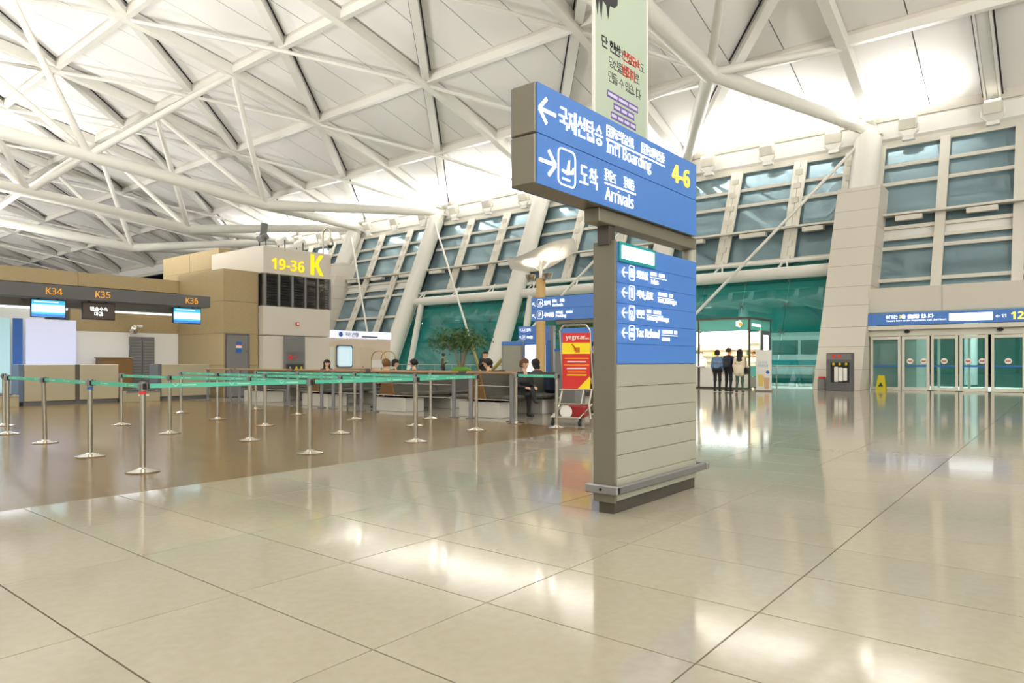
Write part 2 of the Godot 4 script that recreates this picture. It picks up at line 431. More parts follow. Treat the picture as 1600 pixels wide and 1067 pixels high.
# ---------------------------------------------------------------- roof
func roof_h(b: float) -> float:
	for i in ROWS_B.size() - 1:
		if b <= ROWS_B[i] and b >= ROWS_B[i + 1]: return lerpf(ROWS_H[i], ROWS_H[i + 1], (ROWS_B[i] - b) / (ROWS_B[i] - ROWS_B[i + 1]))
	return ROWS_H[0] if b > ROWS_B[0] else ROWS_H[-1]
func R(i: int, a: float, down := 0.0) -> Vector3: return W(ROWS_B[i], a, ROWS_H[i] - down)
func build_roof() -> void:
	var ro := struct("ceiling", "white panelled roof carried by white steel beams, braces and tubular trusses")
	var rest := MB.new()
	var npan := 0
	for i in ROWS_B.size() - 1:
		for k in range(-4, 12):
			var a0: float = 7.7 + 10.0 * k
			for q in 4:
				var am := a0 + 2.5 * q
				var m := MB.new()
				var seen := i < 6 and a0 > -6 and not (i > 0 and a0 < -3) and not (i > 2 and a0 < 17) and not (i > 3 and a0 < 27) and not (i == 5 and a0 < 47)
				var cs := []
				for lift in [0.0, 0.08]:
					cs.append(W(ROWS_B[i] - 0.14, am + 0.025, lerpf(ROWS_H[i], ROWS_H[i + 1], 0.024) + lift + 0.35))
					cs.append(W(ROWS_B[i + 1] + 0.12, am + 0.025, lerpf(ROWS_H[i + 1], ROWS_H[i], 0.02) + lift + 0.35))
					cs.append(W(ROWS_B[i + 1] + 0.12, am + 2.475, lerpf(ROWS_H[i + 1], ROWS_H[i], 0.02) + lift + 0.35))
					cs.append(W(ROWS_B[i] - 0.14, am + 2.475, lerpf(ROWS_H[i], ROWS_H[i + 1], 0.024) + lift + 0.35))
				if seen and npan < 290:
					npan += 1
					m.hexa(cs); put("roof_panel", m, M.panel, ro)
				else: rest.hexa(cs)
	var pr := put("far_roof_panels", rest, M.panel, ro); pr.set_meta("kind", "stuff")
	var deck := MB.new()
	for i in ROWS_B.size() - 1:
		var q := []
		for lift in [0.5, 0.7]:
			for c in [[i, -32.3], [i + 1, -32.3], [i + 1, 127.7], [i, 127.7]]: q.append(R(c[0], c[1], -lift))
		deck.hexa(q)
	put("roof_deck", deck, M.dark, ro)
	# beams toward the glass front
	for k in range(-4, 13):
		var a: float = 7.7 + 10.0 * k
		var m := MB.new()
		for i in ROWS_B.size() - 1: m.bar(R(i, a, 0.05), R(i + 1, a, 0.05), 0.42, 0.62)
		put("roof_beam", m, M.steel_white, ro)
	# purlins along the front, each with the tan web of the roof step above it
	for i in range(1, ROWS_B.size()):
		var m := MB.new(); m.bar(R(i, -32.3, 0.0), R(i, 127.7, 0.0), 0.3, 0.4)
		put("purlin", m, M.steel_white, ro)
		var w := MB.new(); w.bar(R(i, -32.3, -0.38) + Vector3(0, 0, 0.0), R(i, 127.7, -0.38), 0.22, 0.36)
		put("purlin_web", w, M.web, ro)
	# diagonals of the bays: box members with dark slots one way, tubes the other
	for k in range(-4, 13):
		for j in 7:
			var sgn := 1.0 if j % 2 == 0 else 1.0
			var a := 7.7 + 10.0 * k + (5.0 if j % 2 == 1 else 0.0)
			# j counts rows away from the front; nodes lie on the beams at rows 0, 2, 4
			if a > 122.0 or a < 7.0: continue                # the bays right of the last stone pillar have none
			var p := R(j, a, 0.02); var q := R(j + 1, a - 5.0, 0.02)
			var d := (q - p).normalized()
			var sl := MB.new()
			var side := d.cross(Vector3.UP).normalized() * 0.27
			if a > 8.0:
				var m := MB.new(); m.bar(p + d * 0.3, q - d * 0.3, 0.42, 0.3); put("box_brace", m, M.steel_white, ro)
			for s in ([-1.0, 1.0] if a > 8.0 else []): sl.bar(p + d * 0.5 + side * s + Vector3(0, 0.3, 0), q - d * 0.4 + side * s + Vector3(0, 0.3, 0), 0.07, 0.04)
			if a > 8.0: put("brace_slot", sl, M.slot, ro)
			var t := MB.new(); t.tube(R(j, a, 0.25), R(j + 1, a + 5.0, 0.25), 0.11, 10); put("tube_brace", t, M.steel_white, ro)
	# ribbed lamp channels between the beams of the right-hand bays
	for a in [2.7, -7.3]:
		for e in [-0.28, 0.28]:
			var c := MB.new(); c.bar(R(0, a + e, 0.0) + Vector3(0, 0.05, 0.3), R(1, a + e, 0.0) + Vector3(0, 0.05, 0), 0.09, 0.3); put("channel_side", c, M.steel_white, ro)
			var d := MB.new(); d.bar(R(0, a + e * 1.3, -0.2) + Vector3(0, 0, 0.3), R(1, a + e * 1.3, -0.2), 0.06, 0.05); put("channel_slot", d, M.slot, ro)
		var g := MB.new(); g.bar(R(0, a, -0.1) + Vector3(0, 0, 0.3), R(1, a, -0.1), 0.4, 0.1); put("channel_bed", g, M.white, ro)
	# tubular trusses below the roof
	for spec in [[42.7, 26.0, 11.9, 0.0], [52.7, 25.6, 11.4, 0.0], [62.7, 25.6, 11.0, 0.0], [12.7, 30.0, 14.3, 1.0]]:
		var a: float = spec[0]
		var nb: float = spec[1]; var nh: float = spec[2]
		var ch := MB.new()
		var pts := [W(nb, a, nh)]
		if spec[3] == 0.0: pts.append_array([W(15.1, a, nh + 0.85), W(4.0, a, nh + 1.5), W(-8.0, a, nh + 1.4)])
		else: pts.append_array([W(19.0, a, nh + 0.75), W(8.0, a, nh + 1.3), W(-4.0, a, nh + 1.5)])
		ch.path(pts, 0.36 if spec[3] == 0.0 else 0.42, 16)
		put("truss_chord", ch, M.steel_white, ro)
		for s in [-5.0, 5.0]:
			var t := MB.new(); t.tube(W(nb, a, nh), W(38.1, a + s, 12.75), 0.36, 16, 0.3); put("truss_fork", t, M.steel_white, ro)
			for pr2 in ([[0, 3], [1, 3], [1, 5], [2, 5], [2, 7]] if spec[3] == 0.0 else [[0, 1], [0, 3], [1, 3], [1, 5]]):
				var u := MB.new(); u.tube(pts[pr2[0]], R(pr2[1], a + s, 0.2), 0.2 if s < 0 else 0.18, 12, 0.16); put("truss_strut", u, M.steel_white, ro)
	# eave: tan soffit, white fascia
	bah("eave_soffit", 38.2, 39.4, -32.3, 127.7, 13.1, 13.55, M.web, ro)
	bah("eave_fascia", 38.2, 38.75, -32.3, 127.7, 12.1, 13.1, M.white, ro, 0.12)
	bah("eave_lower_trim", 38.3, 38.7, -32.3, 127.7, 11.9, 12.1, M.frame, ro)
	# floodlights under the eave, which light the roof from below
	for i in range(-4, 24):
		var a := 6.0 + 3.333 * i
		if a > 62: continue
		var t := thing("eave_floodlight", "box floodlight on a bracket along the white eave above the windows", "floodlight", W(37.7, a, 12.5), 0.0, "floodlights along the eave")
		var k := MB.new(); k.box(Vector3(0, 0.1, 0.15), Vector3(0.75, 0.55, 0.5), Basis(Vector3.RIGHT, 0.35), 0.05); put("housing", k, M.frame, t)
		var lens := MB.new(); lens.box(Vector3(0, 0.40, 0.27), Vector3(0.6, 0.03, 0.4), Basis(Vector3.RIGHT, 0.35)); put("lens", lens, glow(Color(1, 0.97, 0.9), 2.0), t)
		var br := MB.new(); br.path([Vector3(-0.42, 0.0, 0.2), Vector3(-0.42, -0.3, 0.2), Vector3(-0.2, -0.5, 0.1), Vector3(0.2, -0.5, 0.1), Vector3(0.42, -0.3, 0.2), Vector3(0.42, 0.0, 0.2)], 0.05, 6)
		br.box(Vector3(0, -0.6, 0.0), Vector3(0.5, 0.14, 0.3)); put("bracket", br, M.white, t)
		if i % 3 == 1 and a > -9: area(W(37.0, a, 12.95), Vector3(0.0, 0.97, 0.24).normalized(), 9.4, 0.5, 75.0)

# ---------------------------------------------------------------- glass front
func Lp(a: float, h: float, inward := 0.0) -> Vector3: return W(facade_b(h) - inward, a, h)
func window_bay(n: int, edges: Array, hs: Array, ladder: bool, spandrel: bool) -> void:
	var w := struct("window_%d" % n, "tilted glazed bay of the terminal front with pale frames")
	for i in edges.size() - 1:
		for j in hs.size() - 1:
			if spandrel and absf(hs[j] - 6.88) < 0.01: 
				var sp := MB.new(); sp.hexa([Lp(edges[i], hs[j], 0.05), Lp(edges[i + 1], hs[j], 0.05), Lp(edges[i + 1], hs[j], -0.05), Lp(edges[i], hs[j], -0.05), Lp(edges[i], hs[j + 1], 0.05), Lp(edges[i + 1], hs[j + 1], 0.05), Lp(edges[i + 1], hs[j + 1], -0.05), Lp(edges[i], hs[j + 1], -0.05)])
				put("spandrel_panel", sp, M.white, w); continue
			var k := MB.new(); k.hexa([Lp(edges[i], hs[j], 0.012), Lp(edges[i + 1], hs[j], 0.012), Lp(edges[i + 1], hs[j], -0.012), Lp(edges[i], hs[j], -0.012), Lp(edges[i], hs[j + 1], 0.012), Lp(edges[i + 1], hs[j + 1], 0.012), Lp(edges[i + 1], hs[j + 1], -0.012), Lp(edges[i], hs[j + 1], -0.012)])
			put("pane", k, M.glass_up, w)
	for j in hs.size():
		var t := MB.new(); t.bar(Lp(edges[0], hs[j], 0.12), Lp(edges[-1], hs[j], 0.12), 0.22, 0.16); put("transom", t, M.frame, w)
	for e in edges:
		var m := MB.new()
		if ladder:
			for s in [-0.17, 0.17]: m.bar(Lp(e + s, hs[0], 0.3), Lp(e + s, hs[-1], 0.3), 0.1, 0.32, Vector3.RIGHT)
			var hh: float = hs[0]
			while hh < hs[-1]:
				m.bar(Lp(e - 0.17, hh, 0.3), Lp(e + 0.17, hh, 0.3), 0.3, 0.28); hh += 0.8
		else: m.bar(Lp(e, hs[0], 0.25), Lp(e, hs[-1], 0.25), 0.2, 0.4, Vector3.RIGHT)
		put("mullion", m, M.frame, w)
	# walkway ledge halfway up
	var l := MB.new(); l.bar(Lp(edges[0], 8.0, 0.45), Lp(edges[-1], 8.0, 0.45), 0.6, 0.1); put("ledge", l, M.frame, w)
	for i in edges.size() - 1:
		var x0: float = lerpf(edges[i], edges[i + 1], 0.35); var x1: float = lerpf(edges[i], edges[i + 1], 0.75)
		var b := MB.new(); b.bar(Lp(x0, 7.8, 0.45), Lp(x1, 7.8, 0.45), 0.35, 0.22); put("ledge_lamp_box", b, M.frame, w)
func build_front() -> void:
	window_bay(1, [7.2, 4.5, 1.65, -1.2, -4.1], [4.3, 4.86, 6.39, 6.88, 7.41, 8.07, 9.68, 10.65, 11.75], false, true)
	window_bay(2, [8.5, 11.0, 14.4, 17.7], [6.34, 8.07, 9.65, 10.6, 11.75], true, false)
	window_bay(3, [17.7, 21.0, 24.4, 27.7], [6.34, 8.07, 9.65, 10.6, 11.75], true, false)
	window_bay(4, [27.7, 31.0, 34.4, 37.7], [6.34, 8.07, 9.65, 10.6, 11.75], true, false)
	window_bay(5, [37.7, 41.0, 44.4, 47.2], [1.4, 3.0, 4.6, 6.34, 6.88, 7.41, 8.07, 9.65, 10.6, 11.75], true, true)
	window_bay(6, [48.4, 51.0, 54.4, 57.7, 61.0], [3.0, 4.6, 6.34, 8.07, 9.65, 10.6, 11.75], true, false)
	var wl := struct("wall_front", "terminal front of leaning columns, stone pillars and teal lower glazing")
	for c in COLS:
		var stone: bool = c == 7.7 or c == 47.7
		var cap := MB.new(); cap.ball(Lp(c, 12.35, 0.7), Vector3(0.42, 0.42, 0.42)); cap.tube(Lp(c, 12.2, 0.75), Lp(c, 13.0, 0.5), 0.2, 12)
		cap.box(Lp(c, 12.45, 0.6), Vector3(1.1, 0.12, 0.5)); put("column_head", cap, M.steel_white, wl)
		if stone:
			var t := MB.new(); t.tube(Lp(c, 9.0, 0.9), Lp(c, 12.1, 0.9), 0.62, 20); put("column", t, M.steel_white, wl)
			var h := 0.0
			var n := 0
			while h < 9.3:
				var hh: float = min(h + (0.86 if n % 2 == 0 else 0.98), 9.4)
				var q := []
				for y in [h + 0.006, hh - 0.006]:
					var ins := 0.0
					for k in [[-0.95, 1.75], [0.9, 1.75], [0.9, -0.1], [-0.95, -0.1]]: q.append(Lp(c + k[0], y, k[1] + ins))
				var s := MB.new(); s.hexa(q); put("stone_block", s, M.stone, wl)
				h = hh; n += 1
			var core := MB.new()
			var qc := []
			for y in [0.0, 9.36]:
				for k in [[-0.93, 1.73], [0.88, 1.73], [0.88, -0.08], [-0.93, -0.08]]: qc.append(Lp(c + k[0], y, k[1]))
			core.hexa(qc); put("pillar_core", core, M.joint, wl)
		else:
			var t := MB.new(); t.tube(Lp(c, 0.0, 0.9), Lp(c, 12.1, 0.9), 0.58, 24); put("column", t, M.steel_white, wl)
			var t2 := MB.new(); t2.tube(W(33.2, c - 1.4, 0.0), Lp(c - 1.2, 5.5, 0.7), 0.22, 14); put("thin_column", t2, M.steel_white, wl)
		if c != 27.7:                               # tie rod from this column head to the foot of a neighbour
			var p := Lp(c, 12.2, 1.3); var q := Lp(c + (10.0 if c < 27.0 else -10.0), 0.05, 1.6)
			var rod := MB.new(); rod.tube(p, q, 0.075, 8); put("tie_rod", rod, M.steel_white, wl)
			var d := (q - p).normalized()
			var sl := MB.new(); sl.tube(q - d * 3.6, q - d * 0.6, 0.1, 8); put("rod_sleeve", sl, mat(Color8(150, 132, 60), 0.5), wl)
	for s in [[8.6, 17.7], [17.7, 27.7], [27.7, 37.7]]:
		var t := MB.new(); t.tube(Lp(s[0], 5.55, 0.75), Lp(s[1], 5.55, 0.75), 0.3, 16); put("tube_rail", t, M.steel_white, wl)
		var t2 := MB.new(); t2.tube(Lp(s[0], 6.2, 0.5), Lp(s[1], 6.2, 0.5), 0.11, 10); put("tube_rail", t2, M.steel_white, wl)
		for m in 3:
			var am: float = s[0] + 2.4 + 3.3 * m
			if am < s[1]:
				var v := MB.new()
				for e in [-0.25, 0.25]: v.bar(Lp(am, 6.4, 0.4), Lp(am + e, 5.75, 0.75), 0.08, 0.08)
				put("v_strut", v, M.steel_white, wl)
		# lower teal glazing, point-fixed panes
		var a0: float = s[0]
		while a0 < s[1] - 0.3:
			var a1: float = min(a0 + 2.2, s[1])
			for hh in [[0.05, 2.6], [2.62, 5.3], [5.32, 6.3]]:
				var k := MB.new(); k.hexa([Lp(a0 + 0.01, hh[0], 0.012), Lp(a1 - 0.01, hh[0], 0.012), Lp(a1 - 0.01, hh[0], -0.012), Lp(a0 + 0.01, hh[0], -0.012), Lp(a0 + 0.01, hh[1], 0.012), Lp(a1 - 0.01, hh[1], 0.012), Lp(a1 - 0.01, hh[1], -0.012), Lp(a0 + 0.01, hh[1], -0.012)])
				put("lower_pane", k, M.glass_teal, wl)
			for hh in [2.6, 4.0, 5.2]:
				var f := MB.new(); f.box(Lp(a0, hh, 0.08), Vector3(0.12, 0.12, 0.05), Basis(), 0.02)
				for e in [[-1, -1], [1, -1], [-1, 1], [1, 1]]: f.bar(Lp(a0, hh, 0.1), Lp(a0 + e[0] * 0.16, hh + e[1] * 0.16, 0.04), 0.025, 0.025)
				put("glass_fitting", f, M.midgrey, wl)
			a0 = a1
		var gr := MB.new(); gr.tube(W(32.4, s[0], 1.0), W(32.4, s[1], 1.0), 0.03, 8)
		var x: float = s[0] + 0.3
		while x < s[1]:
			gr.tube(W(32.4, x, 0), W(32.4, x, 1.0), 0.025, 8); x += 1.6
		put("guard_rail", gr, M.steel, wl)
	# solid wall over the doors
	var w := struct("wall_right", "pale panelled wall band above the automatic doors")
	for i in 4:
		var a1 := 6.8 - 2.75 * i
		bah("wall_panel", 33.0, 34.7, a1 - 2.74, a1, 3.3, 4.35, M.stone, w, 0.01)
	bah("sign_ledge", 32.75, 33.2, -4.2, 6.8, 2.55, 2.72, M.frame, w)
	bah("transom_band", 32.95, 33.25, -4.2, 6.75, 2.28, 2.55, M.frame, w, 0.01)
	for a in [5.3, 2.1, -0.8]:
		var s := MB.new(); s.ball(W(32.9, a, 2.46), Vector3(0.11, 0.07, 0.1), 10, 6); put("door_sensor", s, M.black, w)
	bah("side_wall", 33.2, 36.0, 5.0, 6.75, 0.0, 2.28, M.white, w)
	# automatic doors
	var leafs := [[6.7, 5.55], [5.5, 4.5], [4.45, 3.5], [3.45, 2.5], [2.4, 1.3], [1.25, -0.1], [-0.15, -1.4], [-1.45, -2.6]]
	for i in leafs.size():
		var d := struct("door_%d" % (i + 1), "framed glass leaf of the automatic doors")
		var a0: float = leafs[i][0]; var a1: float = leafs[i][1]
		for e in [a0 - 0.05, a1 + 0.05]: bah("stile", 32.97, 33.07, e - 0.05, e + 0.05, 0.02, 2.28, M.frame, d)
		for h in [0.07, 2.2]: bah("rail", 32.97, 33.07, a1 + 0.1, a0 - 0.1, h - 0.06, h + 0.06, M.frame, d)
		bah("pane", 33.01, 33.03, a1 + 0.1, a0 - 0.1, 0.13, 2.14, M.glass_door, d)
		bah("blue_stripe", 32.995, 33.008, a1 + 0.1, a0 - 0.1, 0.98, 1.06, M.blue_flat, d)
		if i > 0:
			for s in ([0.5] if i % 2 == 0 else [0.3, 0.8]):
				var am := lerpf(a0, a1, s)
				var k := MB.new(); k.tube(W(32.985, am, 1.22), W(32.999, am, 1.22), 0.12, 20); put("warning_sticker", k, M.sign_white if i >= 5 else M.white, d)
				if i >= 5: glyph("arrow_mark", "5090 5009 5099 5059".substr(5), W(32.98, am + 0.07, 1.15), Basis(), 0.14, M.violet, d, 0.03)
				else: bah("red_bar", 32.975, 32.984, am - 0.08, am + 0.08, 1.2, 1.245, M.red, d)
		# inner doors of the draught lobby
		if i % 2 == 1:
			for e in [a0, lerpf(a0, a1, 0.9)]: bah("inner_stile", 36.4, 36.5, e - 0.05, e + 0.05, 0, 2.3, M.white, d)
	# blue sign band over the doors
	var sg := thing("door_sign_band", "long blue lit sign band with white panel and gate number over the glass doors", "sign", W(32.8, 6.8, 2.74))
	bx("band", Vector3(5.5, 0.25, 0), Vector3(11.0, 0.5, 0.12), M.blue, sg, 0.01)
	strokes("korean_text", "여기는 3층 출발장 입니다".replace("3", " "), Vector3(0.75, 0.27, 0.065), Basis(), 0.15, M.sign_white, sg, 0.16, 0.95)
	write("english_text", "You are here on the Departures Hall (3rd Floor)", Vector3(0.75, 0.12, 0.065), Basis(), 0.07, M.sign_white, sg, 0.98)
	write("floor_digit", "3", Vector3(1.24, 0.28, 0.065), Basis(), 0.13, M.sign_yellow, sg)
	bx("white_panel", Vector3(3.75, 0.25, 0.063), Vector3(1.45, 0.3, 0.012), M.screen_white, sg)
	write("gate_text", "12", Vector3(5.05, 0.1, 0.065), Basis(), 0.28, M.sign_yellow, sg)
	write("previous_gate_text", "11", Vector3(4.75, 0.18, 0.065), Basis(), 0.12, M.sign_white, sg)
	glyph("arrow_mark", "0595 3205 3805", Vector3(4.58, 0.18, 0.065), Basis(), 0.12, M.sign_white, sg, 0.02)
	write("next_gate_text", "13", Vector3(5.75, 0.18, 0.065), Basis(), 0.12, M.sign_white, sg)

# ---------------------------------------------------------------- outside
func build_outside() -> void:
	var o := struct("trim_1", "forecourt outside the glass: road, kerb canopy and its posts")
	bah("road", 33.4, 90.0, -60.0, 110.0, -0.3, -0.15, M.asphalt, o)
	bah("pavement", 33.4, 40.0, -60.0, 110.0, -0.15, -0.02, M.stone, o)
	bah("canopy", 35.9, 48.0, -30.0, 80.0, 4.9, 5.2, M.soffit, o)
	for i in 12:
		var a := -8.0 + 4.0 * i
		bah("canopy_rib", 36.0, 48.0, a - 0.15, a + 0.15, 4.5, 4.9, M.soffit, o)
		if i % 3 == 0:
			var p := MB.new(); p.tube(W(43.0, a, 0), W(43.0, a, 4.9), 0.3, 14); put("canopy_post", p, M.soffit, o)
	for i in 26:
		var a := 8.6 + 1.15 * i
		var f := MB.new(); f.hexa([W(36.1, a, 4.55), W(36.1, a + 0.9, 4.4), W(36.2, a + 0.9, 4.4), W(36.2, a, 4.55), W(36.4, a, 4.9), W(36.4, a + 0.9, 4.9), W(36.5, a + 0.9, 4.9), W(36.5, a, 4.9)]); put("canopy_fin", f, M.soffit, o)
	for i in 7:
		var a := -4.0 + 7.0 * i
		var t := thing("canopy_lamp", "round downlight under the forecourt canopy outside the teal glass", "lamp", W(40.0, a, 4.48), 0.0, "canopy downlights")
		var k := MB.new(); k.tube(Vector3(0, 0.4, 0), Vector3(0, 0.02, 0), 0.22, 16); put("housing", k, M.white, t)
		var l := MB.new(); l.tube(Vector3(0, 0.02, 0), Vector3(0, 0, 0), 0.19, 16); put("lens", l, M.screen_white, t)
		area(W(40.0, a, 4.4), Vector3.DOWN, 0.5, 0.5, 70.0, Color(0.85, 1.0, 0.97))
	var bus := thing("coach", "white coach with dark windows parked outside behind the teal glass", "bus", W(46.0, 13.5, -0.15))
	var k := MB.new(); k.box(Vector3(0, 1.75, 0), Vector3(10.5, 2.9, 2.4), Basis(), 0.25); put("body", k, M.white, bus)
	for i in 5: bx("window", Vector3(-4.0 + 1.75 * i, 2.25, 1.2), Vector3(1.6, 0.9, 0.04), M.black, bus, 0.01)
	bx("windscreen", Vector3(5.22, 2.1, 0), Vector3(0.05, 1.5, 2.1), M.black, bus)
	bx("teal_stripe", Vector3(0, 1.3, 1.21), Vector3(10.0, 0.3, 0.02), M.teal_frame, bus)
	for x in [-3.3, 3.4]:
		var w := MB.new(); w.tube(Vector3(x, 0.5, 1.0), Vector3(x, 0.5, 1.24), 0.5, 20); put("wheel", w, M.black, bus)
	# walls of the hall that the photo does not show, which close the room
	var wb := struct("wall_back", "far wall of the hall"); bah("wall_face", -20.2, -19.9, -32.0, 128.0, 0, 19.5, M.white, wb)
	var wr := struct("wall_side", "side wall of the hall"); bah("wall_face", -20.0, 33.0, -32.3, -32.0, 0, 21, M.white, wr)
	var wf := struct("wall_left", "far left wall of the hall"); bah("wall_face", -20.0, 39.0, 127.7, 128.0, 0, 21, M.white, wf)

# ---------------------------------------------------------------- the directory sign
func arrow(called: String, o: Vector3, bs: Basis, s: float, dir: int, m: Material, parent: Node3D) -> void:
	var code: String = ["0595 4105 4905", "9505 5195 5995", "1199 1161 1116"][dir]
	var k := MB.new()
	for part in code.split(" "):
		var p := Vector2(part[0].to_int(), part[1].to_int()) / 9.0 * s; var q := Vector2(part[2].to_int(), part[3].to_int()) / 9.0 * s
		k.bar(o + bs * Vector3(p.x, s - p.y, 0), o + bs * Vector3(q.x, s - q.y, 0), s * 0.13, 0.006, bs.z)
	put(called, k, m, parent)
func icon_frame(o: Vector3, bs: Basis, w: float, h: float, m: Material, parent: Node3D, kind: int) -> void:
	var k := MB.new()
	var r := 0.2 * w
	var pts := []
	for c in [[w - r, h - r, 0], [r, h - r, 1], [r, r, 2], [w - r, r, 3]]:
		for i in 4:
			var t: float = (c[2] + i / 3.0) * PI / 2
			pts.append(o + bs * Vector3(c[0] + r * cos(t), c[1] + r * sin(t), 0))
	pts.append(pts[0])
	for i in pts.size() - 1: k.bar(pts[i], pts[i + 1], w * 0.05, 0.006, bs.z)
	put("icon_border", k, m, parent)
	var g := MB.new()
	if kind == 0:       # landing aircraft
		g.prism([Vector2(0.2, 0.42), Vector2(0.5, 0.40), Vector2(0.62, 0.75), Vector2(0.72, 0.77), Vector2(0.68, 0.44), Vector2(0.85, 0.46), Vector2(0.92, 0.58), Vector2(0.97, 0.58), Vector2(0.94, 0.36), Vector2(0.5, 0.28), Vector2(0.2, 0.34)].map(func(p): return p * Vector2(w, h) * 0.9 + Vector2(0.02 * w, 0.05 * h)), o, bs.x, bs.y, 0.005)
		g.box(o + bs * Vector3(0.45 * w, 0.17 * h, 0.002), Vector3(0.45 * w, 0.06 * h, 0.005), bs)
	elif kind == 1:     # two figures
		for x in [0.32, 0.68]:
			g.ball(o + bs * Vector3(x * w, 0.78 * h, 0), Vector3.ONE * 0.06 * w, 8, 6)
			g.box(o + bs * Vector3(x * w, 0.45 * h, 0.002), Vector3(0.2 * w, 0.5 * h, 0.005), bs)
	elif kind == 2:     # fork and knife
		for x in [0.36, 0.64]: g.box(o + bs * Vector3(x * w, 0.5 * h, 0.002), Vector3(0.1 * w, 0.72 * h, 0.005), bs)
		g.box(o + bs * Vector3(0.36 * w, 0.74 * h, 0.002), Vector3(0.24 * w, 0.2 * h, 0.005), bs)
	elif kind == 3:     # coins exchanged
		stroke_poly(g, "o", Rect2(0.12, 0.1, 0.5, 0.4), o, bs, h * 0.72, 0.04 * h); stroke_poly(g, "o", Rect2(0.3, 0.55, 0.5, 0.4), o, bs, h * 0.72, 0.04 * h)
		g.box(o + bs * Vector3(0.5 * w, 0.9 * h, 0.002), Vector3(0.7 * w, 0.04 * h, 0.005), bs)
	elif kind == 4:     # tax refund counter
		g.box(o + bs * Vector3(0.5 * w, 0.35 * h, 0.002), Vector3(0.75 * w, 0.3 * h, 0.005), bs); g.box(o + bs * Vector3(0.5 * w, 0.72 * h, 0.002), Vector3(0.45 * w, 0.18 * h, 0.005), bs)
	if kind < 5: put("icon", g, m, parent)
	if kind == 5: write("icon_letter", "P", o + bs * Vector3(0.3 * w, 0.2 * h, 0), bs, 0.6 * h, m, parent)
func directory_sign(label: String, at: Vector3, turn: float, detailed: bool) -> void:
	# local frame: writing runs along +x, the face looks along +z; slab from x = 0 to 1.5
	var t := thing("directory_sign", label, "sign", at, turn)
	var bs := Basis()
	var z := 0.0
	bx("plinth", Vector3(0.76, 0.045, -0.105), Vector3(1.5, 0.09, 0.14), M.bronze_dark, t, 0.004)
	bx("end_post", Vector3(-0.012, 1.12, -0.105), Vector3(0.03, 2.06, 0.2), M.bronze, t, 0.004)
	bx("core", Vector3(0.74, 1.11, -0.11), Vector3(1.46, 2.04, 0.17), M.bronze_dark, t)
	for h in 6: bx("ivory_panel", Vector3(0.735, 0.105 + 0.179 * (h + 0.5), -0.014), Vector3(1.468, 0.175, 0.024), M.ivory, t, 0.003)
	for i in 6: bx("blue_panel", Vector3(0.735, 1.182 + 0.16 * (i + 0.5), -0.014), Vector3(1.468, 0.157, 0.028), M.blue, t, 0.002)
	var p := MB.new(); p.tube(Vector3(1.53, 0.09, -0.1), Vector3(1.53, 2.42, -0.1), 0.065, 20); put("round_post", p, M.ivory, t)
	var rail := MB.new(); rail.box(Vector3(0.75, 0.2, 0.03), Vector3(1.66, 0.07, 0.04), Basis(), 0.012); rail.box(Vector3(-0.06, 0.2, -0.1), Vector3(0.05, 0.07, 0.3), Basis(), 0.01); rail.box(Vector3(1.63, 0.2, -0.1), Vector3(0.05, 0.07, 0.3), Basis(), 0.01)
	put("bumper_rail", rail, M.alu, t)
	var bolt := MB.new(); bolt.tube(Vector3(-0.085, 0.2, -0.1), Vector3(-0.09, 0.2, -0.1), 0.012, 8); put("bolt", bolt, M.black, t)
	# cantilevered upper sign box
	bx("bracket_beam", Vector3(0.66, 2.325, -0.1), Vector3(1.75, 0.11, 0.14), M.bronze, t, 0.006)
	bx("bracket_foot", Vector3(0.0, 2.2, -0.1), Vector3(0.1, 0.16, 0.1), M.bronze_dark, t)
	for i in 2:
		bx("sign_box", Vector3(0.19, 2.55 + 0.34 * i, -0.1), Vector3(2.52, 0.335, 0.2), M.bronze, t, 0.008)
		bx("sign_face", Vector3(0.195, 2.55 + 0.34 * i, 0.004), Vector3(2.5, 0.333, 0.012), M.blue, t)
		bx("sign_back", Vector3(0.195, 2.55 + 0.34 * i, -0.205), Vector3(2.5, 0.333, 0.012), M.blue_flat, t)
	if not detailed: return
	var zz := 0.014
	var wt: Material = M.sign_white
	arrow("arrow_mark", Vector3(-1.04, 2.80, zz), bs, 0.19, 0, wt, t)
	strokes("korean_text", "국제선탑승", Vector3(-0.81, 2.82, zz), Basis.from_scale(Vector3(0.72, 1, 1)), 0.142, wt, t, 0.095, 1.14)
	strokes("chinese_text", "国际线登机", Vector3(-0.18, 2.92, zz), bs, 0.082, wt, t, 0.1, 1.02)
	strokes("japanese_text", "国際線搭乗", Vector3(0.37, 2.92, zz), bs, 0.082, wt, t, 0.1, 1.02)
	bx("rule", Vector3(0.30, 2.895, zz), Vector3(0.97, 0.012, 0.006), wt, t)
	write("english_text", "Int'l Boarding", Vector3(-0.18, 2.765, zz), bs, 0.092, wt, t, 0.92, false)
	write("gate_text", "4-6", Vector3(0.93, 2.80, zz), bs, 0.155, M.sign_yellow, t, 1.2)
	arrow("arrow_mark", Vector3(-1.04, 2.46, zz), bs, 0.19, 1, wt, t)
	icon_frame(Vector3(-0.82, 2.43, zz), bs, 0.21, 0.25, wt, t, 0)
	strokes("korean_text", "도착", Vector3(-0.55, 2.48, zz), Basis.from_scale(Vector3(0.76, 1, 1)), 0.142, wt, t, 0.095, 1.2)
	strokes("chinese_text", "到达", Vector3(-0.21, 2.58, zz), bs, 0.082, wt, t, 0.1, 1.02)
	strokes("japanese_text", "到着", Vector3(0.08, 2.58, zz), bs, 0.082, wt, t, 0.1, 1.02)
	bx("rule", Vector3(0.03, 2.555, zz), Vector3(0.48, 0.012, 0.006), wt, t)
	write("english_text", "Arrivals", Vector3(-0.2, 2.43, zz), bs, 0.1, wt, t, 0.92, false)
